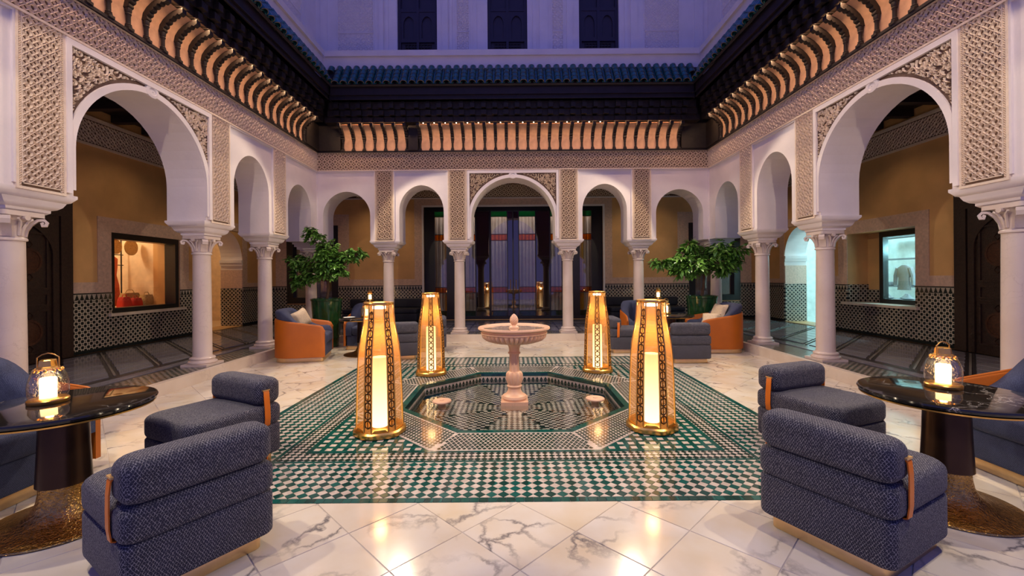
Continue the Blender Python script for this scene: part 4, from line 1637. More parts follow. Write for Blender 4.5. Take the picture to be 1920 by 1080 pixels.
def tile_quad(mb, poly, z0, z1):
    n = len(poly)
    vs = [(x, y, z1) for x, y in poly] + [(x, y, z0) for x, y in poly]
    mb.add(vs, [tuple(range(n))] + [(i, n + i, n + (i + 1) % n, (i + 1) % n) for i in range(n)])


def diamond(x, y, h):
    return [(x + h, y), (x, y + h), (x - h, y), (x, y - h)]


gm, wm, dm = MB(), MB(), MB()
green = []
B0 = 0.06
n1 = 63
d1 = (2 * (H - B0)) / n1
W1 = B0 + 7 * d1
for i in range(2 * n1 + 1):
    for j in range(2 * n1 + 1):
        if (i + j) % 2:
            continue
        x, y = -H + B0 + i * d1 / 2, -H + B0 + j * d1 / 2
        e = H - max(abs(x), abs(y))
        if e < B0 - 1e-6 or e > W1 + 1e-6:
            continue
        odd = i % 2
        hgt = d1 / 2 - 0.0022
        edge = e < B0 + 0.01 or e > W1 - 0.01
        poly = diamond(x, y + CY, hgt)
        if not odd:
            for nrm, dist in (((1, 0), H - B0 - 0.001), ((-1, 0), H - B0 - 0.001), ((0, 1), CY + H - B0 - 0.001), ((0, -1), -(CY - H + B0 + 0.001))):
                poly = clip_poly(poly, nrm, dist)
            q = H - W1
            if e > W1 - d1 * 0.6:
                # keep the outside of the inner square edge only
                if abs(y) >= abs(x):
                    poly = clip_poly(poly, (0, -1 if y > 0 else 1), (-(CY + q) if y > 0 else CY - q))
                else:
                    poly = clip_poly(poly, (-1 if x > 0 else 1, 0), -q)
            if len(poly) > 2 and area(poly) > 0.0003:
                tile_quad(wm, poly, -0.004, 0.0)
        else:
            green.append((hypot(x, y + CY), poly))
green.sort(key=lambda t: t[0])
base_me = None
for k, (dist, poly) in enumerate(green):
    if k < 300:
        c = (sum(p[0] for p in poly) / 4, sum(p[1] for p in poly) / 4)
        if base_me is None:
            m2 = MB()
            tile_quad(m2, [(p[0] - c[0], p[1] - c[1]) for p in poly], -0.004, 0.0006)
            base_me = m2.mesh('zellige_tile', M['tile_green'], None)
        o = link('zellige_tile', base_me, RUG)
        o.location = (c[0], c[1], rnd.uniform(-0.0004, 0.0004))
    else:
        tile_quad(gm, poly, -0.004, 0.0006)
# teal edging tiles
nb = 86
st = 2 * H / nb
bme = None
for side in range(4):
    for k in range(nb):
        a, b = -H + k * st + 0.0015, -H + (k + 1) * st - 0.0015
        u0, u1 = -H + 0.001, -H + B0 - 0.003
        if side == 0:
            poly = [(a, CY + u0), (b, CY + u0), (b, CY + u1), (a, CY + u1)]
        elif side == 1:
            poly = [(a, CY - u1), (b, CY - u1), (b, CY - u0), (a, CY - u0)]
        elif side == 2:
            poly = [(u0, CY + a), (u1, CY + a), (u1, CY + b), (u0, CY + b)]
        else:
            poly = [(-u1, CY + a), (-u0, CY + a), (-u0, CY + b), (-u1, CY + b)]
        if side == 0:
            c = ((poly[0][0] + poly[2][0]) / 2, (poly[0][1] + poly[2][1]) / 2)
            if bme is None:
                m2 = MB()
                tile_quad(m2, [(p[0] - c[0], p[1] - c[1]) for p in poly], -0.004, 0.001)
                bme = m2.mesh('edging_tile', M['tile_green'], None)
            o = link('edging_tile', bme, RUG)
            o.location = (c[0], c[1], 0)
        else:
            tile_quad(gm, poly, -0.004, 0.0008)


def square_line(mb, e0, e1, z=0.001, cut=0.24):
    """Ring of long tiles between distances e0 and e1 from the mosaic's edge."""
    q0, q1 = H - e0, H - e1
    n = int(2 * q0 / cut)
    for k in range(n):
        a, b = -q0 + 2 * q0 * k / n + 0.001, -q0 + 2 * q0 * (k + 1) / n - 0.001
        for s in (-1, 1):
            ylo, yhi = sorted((s * q1, s * q0))
            tile_quad(mb, [(a, CY + ylo), (b, CY + ylo), (b, CY + yhi), (a, CY + yhi)], -0.004, z)
            a2, b2 = max(a, -q1), min(b, q1)
            if b2 > a2:
                tile_quad(mb, [(ylo, CY + a2), (yhi, CY + a2), (yhi, CY + b2), (ylo, CY + b2)], -0.004, z)


L1 = W1 + 0.030
square_line(gm, W1 + 0.003, L1)
n2 = 2 * round((H - L1) / 0.0565)
d2 = 2 * (H - L1) / n2
W2 = L1 + 3 * d2
for i in range(2 * n2 + 1):
    for j in range(2 * n2 + 1):
        if (i + j) % 2:
            continue
        x, y = -(H - L1) + i * d2 / 2, -(H - L1) + j * d2 / 2
        e = H - max(abs(x), abs(y))
        if e < L1 + 0.004 or e > W2 - 0.004:
            continue
        tile_quad(dm if i % 2 else wm, diamond(x, y + CY, d2 / 2 - 0.0018), -0.004, 0.0)
square_line(gm, W2 + 0.001, W2 + 0.026)
QI = H - W2 - 0.026
# octagon edge lines (white) and ring pattern
AO = QI - 0.004
def oct_ring(mb, a0, a1, z, cuts=6):
    for k in range(8):
        m_a = k * pi / 4
        n_ = (cos(m_a), sin(m_a))
        t_ = (-sin(m_a), cos(m_a))
        h0, h1 = a0 * math.tan(pi / 8), a1 * math.tan(pi / 8)
        for i in range(cuts):
            f0, f1 = -1 + 2 * i / cuts + 0.004, -1 + 2 * (i + 1) / cuts - 0.004
            poly = [(n_[0] * a + t_[0] * h * f, CY + n_[1] * a + t_[1] * h * f) for a, h, f in ((a0, h0, f0), (a0, h0, f1), (a1, h1, f1), (a1, h1, f0))]
            tile_quad(mb, poly, -0.004, z)


oct_ring(wm, AO - 0.022, AO, 0.0012)
oct_ring(wm, AI + 0.075, AI + 0.09, 0.0012)
oct_ring(gm, AI + 0.002, AI + 0.073, 0.0015, 5)
# ring field: dark tiles on white, per sector
p = 0.0445
for k in range(8):
    m_a = k * pi / 4
    n_ = (cos(m_a), sin(m_a))
    t_ = (-sin(m_a), cos(m_a))
    rows = int((AO - 0.024 - AI - 0.092) / (p * 0.9))
    ph = (AO - 0.024 - AI - 0.092) / rows
    for r in range(rows):
        a = AI + 0.092 + (r + 0.5) * ph
        hw = a * math.tan(pi / 8)
        nn = int(hw / p)
        for i in range(-nn, nn + 1):
            f = i * p + (p / 2 if r % 2 else 0)
            if abs(f) > hw - p * 0.4:
                continue
            sh = [(0.5, 0), (0.22, 0.27), (0.08, 0.5), (-0.08, 0.5), (-0.22, 0.27), (-0.5, 0), (-0.22, -0.27), (-0.08, -0.5), (0.08, -0.5), (0.22, -0.27)]
            tile_quad(dm, [(n_[0] * (a + v * ph * 1.18) + t_[0] * (f + u * p * 0.92), CY + n_[1] * (a + v * ph * 1.18) + t_[1] * (f + u * p * 0.92)) for u, v in sh], -0.004, 0.0002)
    # pale field under the dark tiles
    h0, h1 = (AI + 0.09) * math.tan(pi / 8), (AO - 0.02) * math.tan(pi / 8)
    poly = [(n_[0] * a + t_[0] * h, CY + n_[1] * a + t_[1] * h) for a, h in ((AI + 0.09, -h0), (AI + 0.09, h0), (AO - 0.02, h1), (AO - 0.02, -h1))]
    tile_quad(wm, poly, -0.004, -0.0008)
# corner triangles: green bands with white squares between
pc = 0.098
for sx_ in (-1, 1):
    for sy_ in (-1, 1):
        tri = [(QI, QI), (QI, AO * math.tan(pi / 8) + 0.0), (AO * math.tan(pi / 8), QI)]
        tile_quad(gm, [(sx_ * x, CY + sy_ * y) for x, y in tri], -0.004, -0.0006)
        for i in range(20):
            for j in range(20):
                x, y = QI - 0.05 - i * pc, QI - 0.05 - j * pc
                if x + y < AO * 1.4142 + 0.042:
                    continue
                hw = 0.027
                tile_quad(wm, [(sx_ * (x - hw), CY + sy_ * (y - hw)), (sx_ * (x + hw), CY + sy_ * (y - hw)), (sx_ * (x + hw), CY + sy_ * (y + hw)), (sx_ * (x - hw), CY + sy_ * (y + hw))], -0.004, 0.0004)
for mm, nm, mt in ((gm, 'green_tiles', 'tile_green'), (wm, 'white_tiles', 'tile_white'), (dm, 'dark_tiles', 'tile_dark')):
    o = mm.obj(nm, M[mt], RUG, angle=None, fix=False)
    o['kind'] = 'stuff'

# ---- basin
BZ = -0.155
WZ = -0.10
mb = MB()
o8o = octo(AI)
o8i = octo(AI - 0.02)
mb.rings([[(x, y, -0.004) for x, y in octo(AI + 0.01)], [(x, y, -0.004) for x, y in o8o], [(x, y, -0.035) for x, y in o8i], [(x, y, BZ - 0.01) for x, y in o8i]], cap0=False, cap1=True)
BASIN = struct(mb.obj('floor_basin', M['tile_dark'], angle=None, fix=False))
bw, bd = MB(), MB()
for k in range(8):
    m_a = k * pi / 4
    n_ = (cos(m_a), sin(m_a))
    t_ = (-sin(m_a), cos(m_a))
    aw = AI - 0.022
    hw = aw * math.tan(pi / 8)
    P = lambda f, z, e=0.0: (n_[0] * (aw - e) + t_[0] * f, CY + n_[1] * (aw - e) + t_[1] * f, z)
    bw.add([P(-hw, -0.045, .0005), P(hw, -0.045, .0005), P(hw, -0.105, .0005), P(-hw, -0.105, .0005)], [(0, 1, 2, 3)])
    n = 16
    for i in range(n):
        f = -hw + 2 * hw * (i + 0.5) / n
        bd.add([P(f - hw / n * 0.8, -0.10, .003), P(f + hw / n * 0.8, -0.10, .003), P(f, -0.055, .003)], [(0, 1, 2)])
    # floor of the basin, checkered sector by sector
    d3 = 0.064
    n = 26
    for i in range(-n, n + 1):
        for j in range(0, 2 * n):
            if (i + j) % 2:
                continue
            a, f = 0.12 + j * d3 / 2, i * d3 / 2
            if a > AI - 0.10 or abs(f) > a * math.tan(pi / 8) - d3 * 0.15:
                continue
            poly = [(n_[0] * (a + v) + t_[0] * (f + u), CY + n_[1] * (a + v) + t_[1] * (f + u)) for u, v in diamond(0, 0, d3 / 2 - 0.001)]
            if i % 2 == 0:
                tile_quad(bw, poly, BZ - 0.004, BZ + 0.001)
o = bw.obj('pale_tiles', M['tile_white'], BASIN, angle=None, fix=False)
o['kind'] = 'stuff'
o = bd.obj('dark_teeth', M['tile_dark'], BASIN, angle=None, fix=False)
o['kind'] = 'stuff'
mb = MB()
mb.add([(x, y, WZ) for x, y in octo(AI - 0.021)], [tuple(range(8))])
tag(mb.obj('water', M['water'], angle=None), 'still shallow water in the octagonal basin', 'water', kind='stuff')

# ---- kerb and gallery floor
mb = MB()
mb.box(-8.0, -KX - 0.06, 0.3, 14.0, -0.1, 0.150)
mb.box(KX + 0.06, 8.0, 0.3, 14.0, -0.1, 0.150)
mb.box(-KX - 0.06, KX + 0.06, KY + 0.06, 14.0, -0.1, 0.150)
GF = struct(mb.obj('floor_gallery', M['gal_base']))


def kerb_stones(axis, fixed, sgn, a, b, step):
    n = max(1, round((b - a) / step))
    for i in range(n):
        p, q = a + (b - a) * i / n + 0.001, a + (b - a) * (i + 1) / n - 0.001
        m2 = MB()
        if axis == 'y':
            x0, x1 = sorted((fixed, fixed + sgn * 0.09))
            m2.box(x0 - (0.012 if sgn > 0 else 0), x1 + (0.012 if sgn < 0 else 0), p, q, 0.0, 0.16) if False else m2.box(x0, x1, p, q, -0.01, 0.162)
        else:
            m2.box(p, q, fixed, fixed + 0.09, -0.01, 0.162)
        m2.obj('kerb_stone', M['kerb'], GF)


kerb_stones('y', -KX, -1, 0.3, KY + 0.09, 1.25)
kerb_stones('y', KX, 1, 0.3, KY + 0.09, 1.25)
kerb_stones('x', KY, 1, -KX, KX, 1.25)
tiny = MB()
# mosaic strip behind the kerb stones: small green and pale tiles
pl = MB()
def strip_tiles(x0, x1, y0, y1):
    s_ = 0.045
    nx_, ny_ = int((x1 - x0) / s_), int((y1 - y0) / s_)
    for i in range(nx_):
        for j in range(ny_):
            x, y = x0 + (i + 0.5) * (x1 - x0) / nx_, y0 + (j + 0.5) * (y1 - y0) / ny_
            tgt = tiny if (i + j) % 2 else pl
            tgt.add([(x - 0.020, y - 0.020, 0.161), (x + 0.020, y - 0.020, 0.161), (x + 0.020, y + 0.020, 0.161), (x - 0.020, y + 0.020, 0.161)], [(0, 1, 2, 3)])


for sgn in (-1, 1):
    x0, x1 = sorted((sgn * (KX + 0.09), sgn * (KX + 0.62)))
    m2 = MB()
    m2.box(x0, x1, 3.0, KY + 0.09, 0.14, 0.160)
    m2.obj('mosaic_bed', M['dado_light'], GF)
    strip_tiles(x0, x1, 4.0, KY + 0.09)
m2 = MB()
m2.box(-KX - 0.09, KX + 0.09, KY + 0.09, KY + 0.66, 0.14, 0.160)
m2.obj('mosaic_bed', M['dado_light'], GF)
strip_tiles(-KX, KX, KY + 0.09, KY + 0.66)
o = tiny.obj('mosaic_green', M['tile_dark'], GF, angle=None, fix=False)
o['kind'] = 'stuff'
o = pl.obj('mosaic_pale', M['gal_line'], GF, angle=None, fix=False)
o['kind'] = 'stuff'
# pale stone strip, then planks between slanting double bands
for sgn in (-1, 1):
    m2 = MB()
    x0, x1 = sorted((sgn * 5.30, sgn * 5.46))
    m2.box(x0, x1, 1.0, 13.8, 0.14, 0.1605)
    m2.obj('border_strip', M['gal_slab'], GF)
    xs_ = [5.66 + 0.29 * k for k in range(8)]
    for xa_, xb_ in zip(xs_, xs_[1:]):
        for k in range(-6, 12):
            y0 = lambda x: 7.05 + k * 0.76 - 0.95 * (x - 6.6) * -1 * -1 + 0.0
            lo = lambda x: 7.05 + k * 0.76 + 0.95 * (x - 6.6) + 0.085
            hi = lambda x: 7.05 + (k + 1) * 0.76 + 0.95 * (x - 6.6) - 0.085
            poly = [(xa_ + 0.008, lo(xa_)), (xb_ - 0.008, lo(xb_)), (xb_ - 0.008, hi(xb_)), (xa_ + 0.008, hi(xa_))]
            cyy = sum(p_[1] for p_ in poly) / 4
            if cyy < 4.2 or cyy > 13.3:
                continue
            slab_obj('paving_slab', [(sgn * x, y) for x, y in poly], 0.14, 0.1605, M['gal_slab'], GF)
    for k in range(-6, 12):
        f = lambda x: 7.05 + k * 0.76 + 0.95 * (x - 6.6)
        if 4.5 < f(6.6) < 13:
            slab_obj('inlay_line', [(sgn * x, y) for x, y in ((5.66, f(5.66) - 0.018), (7.69, f(7.69) - 0.018), (7.69, f(7.69) + 0.018), (5.66, f(5.66) + 0.018))], 0.14, 0.1603, M['gal_line'], GF, 0.0005)
for i in range(16):
    for j in range(4):
        x, y = -4.6 + (i + 0.5) * 0.575, 11.2 + j * 0.62
        slab_obj('paving_slab', [(x - 0.27, y - 0.28), (x + 0.27, y - 0.28), (x + 0.27, y + 0.28), (x - 0.27, y + 0.28)], 0.14, 0.1605, M['gal_slab'], GF)

# ------------------------------------------------------------------ fountain
FY = 5.57
ft = thing('fountain', 'pedestal marble fountain with a wide round bowl standing in the basin', 'fountain', (0.0, FY, 0))
mb = MB()
mb.box(-0.17, 0.17, -0.17, 0.17, BZ, -0.055)
mb.obj('plinth', M['fountain'], ft)
mb = MB()
prof = [(0.15, -0.055), (0.16, -0.03), (0.15, -0.005), (0.125, 0.0), (0.10, 0.03), (0.085, 0.06), (0.082, 0.09), (0.093, 0.10), (0.097, 0.115), (0.085, 0.13)]
mb.lathe(prof, 32)
mb.obj('foot', M['fountain'], ft)
def fluted(prof, n, lobes, depth):
    rings = []
    for r, z, dd in prof:
        rings.append([(r * (1 - dd * depth * (1 - abs(sin(lobes * pi * i / n)))) * cos(2 * pi * i / n), r * (1 - dd * depth * (1 - abs(sin(lobes * pi * i / n)))) * sin(2 * pi * i / n), z) for i in range(n)])
    return MB().rings(rings)
fluted([(0.082, 0.13, 0), (0.10, 0.16, 1), (0.113, 0.21, 1), (0.112, 0.26, 1), (0.10, 0.285, 1), (0.085, 0.295, 0), (0.07, 0.30, 0), (0.067, 0.32, 1), (0.064, 0.50, 1), (0.064, 0.52, 0)], 80, 10, 0.14).obj('stem', M['fountain'], ft)
mb = MB()
mb.lathe([(0.064, 0.52), (0.078, 0.525), (0.08, 0.54), (0.07, 0.55), (0.066, 0.56), (0.07, 0.60), (0.085, 0.64), (0.12, 0.66)], 32)
mb.obj('collar', M['fountain'], ft)
fluted([(0.10, 0.655, 0), (0.18, 0.66, 1), (0.28, 0.675, 1), (0.36, 0.70, 1), (0.405, 0.735, 1), (0.415, 0.765, 0.6), (0.41, 0.785, 0), (0.425, 0.79, 0), (0.425, 0.80, 0), (0.41, 0.805, 0), (0.415, 0.825, 0), (0.445, 0.835, 0), (0.46, 0.85, 0), (0.455, 0.868, 0), (0.435, 0.872, 0), (0.40, 0.86, 0), (0.36, 0.83, 0), (0.20, 0.79, 0), (0.02, 0.785, 0)], 160, 40, 0.10).obj('bowl', M['fountain'], ft)
mb = MB()
mb.lathe([(0.39, 0.852)], 48, cap1=False)
mb.obj('bowl_water', M['water'], ft, angle=None)
mb = MB()
mb.lathe([(0.07, 0.78), (0.065, 0.865), (0.05, 0.875), (0.03, 0.885), (0.028, 0.895)], 20)
mb.obj('finial_foot', M['fountain'], ft)
mb = MB()
rows = 9
rings = []
for k in range(33):
    f = k / 32
    z = 0.893 + 0.142 * f
    r = 0.052 * (sin(pi * (0.14 + 0.86 * f)) ** 0.75) + 0.001
    rings.append([(r * (1 + 0.10 * sin(10 * 2 * pi * i / 60 + f * 20) * sin(rows * pi * f * 2)) * cos(2 * pi * i / 60), r * (1 + 0.10 * sin(10 * 2 * pi * i / 60 + f * 20) * sin(rows * pi * f * 2)) * sin(2 * pi * i / 60), z) for i in range(60)])
mb.rings(rings)
mb.obj('pine_cone', M['fountain'], ft)

# two round caps standing in the water
for k, (x, y) in enumerate(((-0.92, 5.50), (1.03, 5.56))):
    t = thing('water_cap', ['round pale cap standing in the basin water, beside the left front lantern', 'round pale cap standing in the basin water, beside the right front lantern'][k], 'cap', (x, y, 0), 0, 'caps in the basin')
    mb = MB()
    mb.lathe([(0.10, -0.075), (0.118, -0.07), (0.122, -0.058), (0.115, -0.048), (0.09, -0.045), (0.03, -0.046), (0.028, -0.040), (0.01, -0.038)], 28)
    mb.obj('lid', M['fountain'], t)
    mb = MB()
    mb.lathe([(0.05, BZ), (0.05, -0.075)], 16)
    mb.obj('stand', M['fountain'], t)


# ------------------------------------------------------------------ big floor lanterns
def lantern(loc, rz, label, group):
    t = thing('floor_lantern', label, 'lantern', loc, rz, group)
    # 12-sided: six wide gauze faces, six narrow fretted ones
    WA = radians(40.0) / 2
    ang = []
    for k in range(6):
        c = k * pi / 3
        ang += [c - WA, c + WA]
    lev = [(0.055, 0.222), (0.10, 0.220), (0.40, 0.212), (0.70, 0.200), (0.84, 0.188), (0.93, 0.172), (1.00, 0.158), (1.07, 0.147), (1.16, 0.139), (1.25, 0.135)]
    def P(a, r, z): return Vector((r * cos(a), r * sin(a), z))
    # base ring
    mb = MB()
    mb.rings([[P(a, r, z) for a in ang] for r, z in ((0.235, 0.0), (0.25, 0.008), (0.25, 0.045), (0.235, 0.06), (0.205, 0.06), (0.205, 0.035))], cap0=True, cap1=True)
    mb.obj('base', M['brass'], t)
    mb = MB()
    mb.rings([[P(a, r, z) for a in ang] for r, z in ((0.136, 1.24), (0.142, 1.245), (0.142, 1.262), (0.136, 1.268), (0.100, 1.268), (0.100, 1.25), (0.11, 1.235))], cap0=False, cap1=False)
    mb.obj('top_rim', M['brass'], t)
    for k in range(6):
        a0, a1 = k * pi / 3 - WA, k * pi / 3 + WA
        # wide gauze face
        mb = MB()
        mb.rings([[P(a0, r * 0.985, z), P(a1, r * 0.985, z)] for z, r in lev], False, False, closed=False)
        mb.obj('gauze_panel', M['gauze'], t, angle=60, fix=False)
        # rods on both edges
        for a in (a0, a1):
            mb = MB()
            mb.tube([P(a, r, z) for z, r in lev], 0.0065, 6)
            mb.obj('corner_rod', M['brass'], t)
        # inner foot plate of the face
        mb = MB()
        rr = 0.219
        mb.add([P(a0, rr, 0.06), P(a1, rr, 0.06), P(a1 - 0.12, rr * 0.985, 0.085), P(a0 + 0.12, rr * 0.985, 0.085)], [(0, 1, 2, 3)])
        mb.obj('foot_plate', M['brass'], t, angle=None)
        # narrow fretted strip
        b0, b1 = a1, a1 + (pi / 3 - 2 * WA)
        def Q(u, z):
            for (z0, r0), (z1, r1) in zip(lev, lev[1:]):
                if z <= z1 + 1e-9:
                    r = r0 + (r1 - r0) * (z - z0) / (z1 - z0)
                    break
            p0, p1 = P(b0, r, z), P(b1, r, z)
            return p0 + (p1 - p0) * u
        mb = MB()
        fr_z = [0.10 + 0.0 + i * 0.0835 for i in range(14)]
        bars = []
        for z0, z1 in zip(fr_z, fr_z[1:]):
            zc, hz = (z0 + z1) / 2, (z1 - z0) / 2
            bars.append([Q(0.5 + 0.36 * cos(2 * pi * i / 12), zc + hz * 0.78 * sin(2 * pi * i / 12)) for i in range(13)])
            bars.append([Q(0.5, z0 + 0.012), Q(0.5, z1 - 0.012)])
            for sgn in (-1, 1):
                bars.append([Q(0.5, z0), Q(0.5 + sgn * 0.44, z0 + hz * 0.5)])
                bars.append([Q(0.5, z1), Q(0.5 + sgn * 0.44, z1 - hz * 0.5)])
        for sgn in (0.06, 0.94):
            bars.append([Q(sgn, z) for z in (0.07, 0.4, 0.7, 0.84, 0.93, 1.0, 1.07, 1.16, 1.24)])
        for b in bars:
            mb.tube(b, 0.0042, 4)
        mb.obj('fretted_strip', M['fretwork'], t, angle=60)
        mb = MB()
        mb.rings([[P(b0, r * 0.975, z), P(b1, r * 0.975, z)] for z, r in lev], False, False, closed=False)
        mb.obj('strip_gauze', M['gauze'], t, angle=60, fix=False)
    # candle tube and its clear chimney
    mb = MB()
    mb.lathe([(0.074, 0.065), (0.074, 0.72), (0.070, 0.735)], 24)
    mb.obj('candle', M['candle'], t)
    mb = MB()
    mb.lathe([(0.082, 0.062), (0.082, 0.80)], 24, cap0=False, cap1=False)
    mb.obj('chimney', M['clear'], t)
    mb = MB()
    mb.lathe([(0.060, 1.205), (0.062, 1.235)], 16)
    mb.obj('lamp_disc', M['led'], t)
    return t


GLN = 'tall brass floor lanterns around the basin'
lan = [(-1.315, 4.24, -pi / 2 + 0.30, 'tall lit brass lantern in front of the basin, towards the left seats'),
       (1.36, 4.31, -pi / 2 - 0.31, 'tall lit brass lantern in front of the basin, towards the right seats'),
       (-1.30, 6.80, -pi / 2 + pi / 6 + 0.19, 'tall brass lantern behind the basin, on the left of the fountain bowl'),
       (1.325, 6.92, -pi / 2 - pi / 6 - 0.19, 'tall brass lantern behind the basin, on the right of the fountain bowl')]
L0 = None
for x, y, rz, lab in lan:
    if L0 is None:
        L0 = lantern((x, y, 0.001), rz, lab, GLN)
    else:
        dup(L0, (x, y, 0.001), rz, lab, GLN)
    light('POINT', (x, y, 0.95), 11, (1.0, 0.52, 0.18), shadow_soft_size=0.05)
    light('SPOT', (x, y, 1.19), 14, (1.0, 0.62, 0.26), aim=(x, y, 0), spot_size=radians(70), spot_blend=0.6, shadow_soft_size=0.04)


# ------------------------------------------------------------------ table lanterns
def small_lantern(loc, label, group):
    t = thing('table_lantern', label, 'lantern', loc, 0.3, group)
    mb = MB()
    mb.lathe([(0.095, 0.0), (0.099, 0.005), (0.099, 0.022), (0.092, 0.030), (0.075, 0.034), (0.06, 0.034)], 28)
    mb.obj('base', M['brass'], t)
    mb = MB()
    n = 32
    rings = []
    for r, z in ((0.091, 0.032), (0.096, 0.07), (0.097, 0.10), (0.093, 0.14), (0.084, 0.175), (0.071, 0.20), (0.057, 0.217)):
        rings.append([(r * (1 + 0.012 * sin(i * 2.1 + z * 60)) * cos(2 * pi * i / n), r * (1 + 0.012 * sin(i * 2.1 + z * 60)) * sin(2 * pi * i / n), z) for i in range(n)])
    mb.rings(rings, False, False)
    mb.obj('glass_shade', M['ripple'], t)
    mb = MB()
    mb.lathe([(0.057, 0.212), (0.060, 0.217), (0.054, 0.226), (0.047, 0.229), (0.045, 0.232), (0.041, 0.268), (0.034, 0.273)], 8)
    mb.obj('cap', M['brass'], t, angle=20)
    for k in range(10):
        a = 2 * pi * k / 10
        mb = MB()
        mb.lathe([(0.003, 0.196), (0.010, 0.203), (0.010, 0.211), (0.003, 0.219)], 8, 0.063 * cos(a), 0.063 * sin(a))
        mb.obj('cap_stud', M['brass'], t)
    mb = MB()
    mb.tube([(-0.055, 0, 0.222), (-0.055, 0, 0.285), (-0.03, 0, 0.303), (0, 0, 0.312), (0.03, 0, 0.303), (0.055, 0, 0.285), (0.055, 0, 0.222)], 0.0038, 8)
    mb.obj('handle', M['brass'], t)
    mb = MB()
    mb.lathe([(0.040, 0.034), (0.041, 0.15), (0.036, 0.158), (0.02, 0.155)], 20)
    mb.obj('candle', M['small_candle'], t)
    return t


# ------------------------------------------------------------------ round tables
TZ = 0.73
def make_table(loc, label, group):
    t = thing('pedestal_table', label, 'table', loc, 0, group)
    mb = MB()
    mb.lathe([(0.43, TZ - 0.032), (0.455, TZ - 0.026), (0.462, TZ - 0.012), (0.457, TZ - 0.002), (0.449, TZ)], 64)
    mb.obj('tabletop', M['black_marble'], t)
    mb = MB()
    mb.lathe([(0.435, TZ - 0.045), (0.451, TZ - 0.043), (0.453, TZ - 0.034), (0.435, TZ - 0.032)], 64)
    mb.obj('brass_edge', M['brass'], t)
    mb = MB()
    mb.lathe([(0.132, 0.24), (0.130, 0.28), (0.122, 0.45), (0.116, TZ - 0.05), (0.16, TZ - 0.045)], 40)
    mb.obj('pedestal', M['bronze'], t)
    mb = MB()
    mb.lathe([(0.375, 0.0), (0.38, 0.006), (0.375, 0.014), (0.30, 0.028), (0.21, 0.05), (0.155, 0.085), (0.128, 0.14), (0.118, 0.20), (0.118, 0.245)], 48)
    mb.obj('base', M['hammered'], t)
    return t


GT = 'round black marble pedestal tables'
T0 = make_table((-2.84, 2.74, 0), 'round black marble table in front on the left, white veins showing, with a lit lantern', GT)
dup(T0, (2.82, 2.84, 0), 1.3, 'round black marble table in front on the right, reflecting cyan light', GT)
dup(T0, (-2.98, 8.62, 0), 2.1, 'round black table of the far left seating group, half hidden by a tall lantern', GT)
dup(T0, (3.12, 8.70, 0), 4.0, 'round black table of the far right seating group with a small lantern', GT)
GS = 'small brass table lanterns'
S0 = small_lantern((-2.96, 2.76, TZ), 'small brass and glass lantern on the front left black table', GS)
for x, y, z, lab in ((2.91, 2.95, TZ, 'small brass and glass lantern on the front right black table'),
                     (-2.96, 8.70, TZ, 'small lit lantern on the far left round table'),
                     (3.10, 8.86, TZ, 'small lit lantern on the far right round table'),
                     (-4.20, 12.70, 0.862, 'small lit lantern on the side table in the back gallery, left of the doors'),
                     (4.22, 12.70, 0.862, 'small lit lantern on the side table in the back gallery, right of the doors')):
    dup(S0, (x, y, z), 0.2, lab, GS)
    light('POINT', (x, y, z + 0.18), 3.0, (1.0, 0.62, 0.28), shadow_soft_size=0.02)
light('POINT', (-2.96, 2.76, TZ + 0.18), 3.0, (1.0, 0.62, 0.28), shadow_soft_size=0.02)


# ------------------------------------------------------------------ slipper chairs with bolster
def make_slipper(loc, rz, label, group):
    t = thing('slipper_chair', label, 'chair', loc, rz, group)
    hx, hy = 0.335, 0.355
    mb = MB()
    puff(mb, rrect(hx - 0.05, hy - 0.05, 0.04, 4), 0.0, 0.085, 0.004, 2)
    mb.obj('plinth', M['brass_trim'], t)
    mb = MB()
    puff(mb, rrect(hx, hy, 0.06, 6, rs=[0.055, 0.055, 0.12, 0.12]), 0.08, 0.318, 0.022, 4)
    mb.obj('lower_block', M['navy'], t)
    mb = MB()
    puff(mb, rrect(hx + 0.003, hy + 0.003, 0.06, 6, rs=[0.06, 0.06, 0.13, 0.13]), 0.312, 0.482, 0.045, 5, crown=0.012)
    mb.obj('seat', M['navy'], t)
    mb = MB()
    puff(mb, rrect(hx - 0.004, 0.108, 0.07, 6, cy=hy - 0.105), 0.478, 0.692, 0.062, 6)
    mb.obj('bolster', M['navy'], t)
    for sg in (-1, 1):
        x = sg * (hx + 0.007)
        y = hy - 0.145
        mb = MB()
        mb.ribbon([(x - sg * 0.012, y, 0.606), (x - sg * 0.002, y, 0.590), (x + sg * 0.004, y, 0.53), (x + sg * 0.006, y + 0.004, 0.46), (x + sg * 0.006, y + 0.006, 0.38), (x - sg * 0.001, y + 0.006, 0.322), (x - sg * 0.02, y + 0.006, 0.314)], (0, 1, 0), 0.046, 0.006)
        st_ = mb.obj('strap', M['strap'], t, angle=60)
        mb = MB()
        mb.box(*sorted((x - sg * 0.016, x + sg * 0.001)), y - 0.030, y + 0.030, 0.603, 0.612)
        mb.obj('strap_loop', M['brass_trim'], st_)
    return t


def rot_for(fx, fy):
    return atan2(fx, -fy)


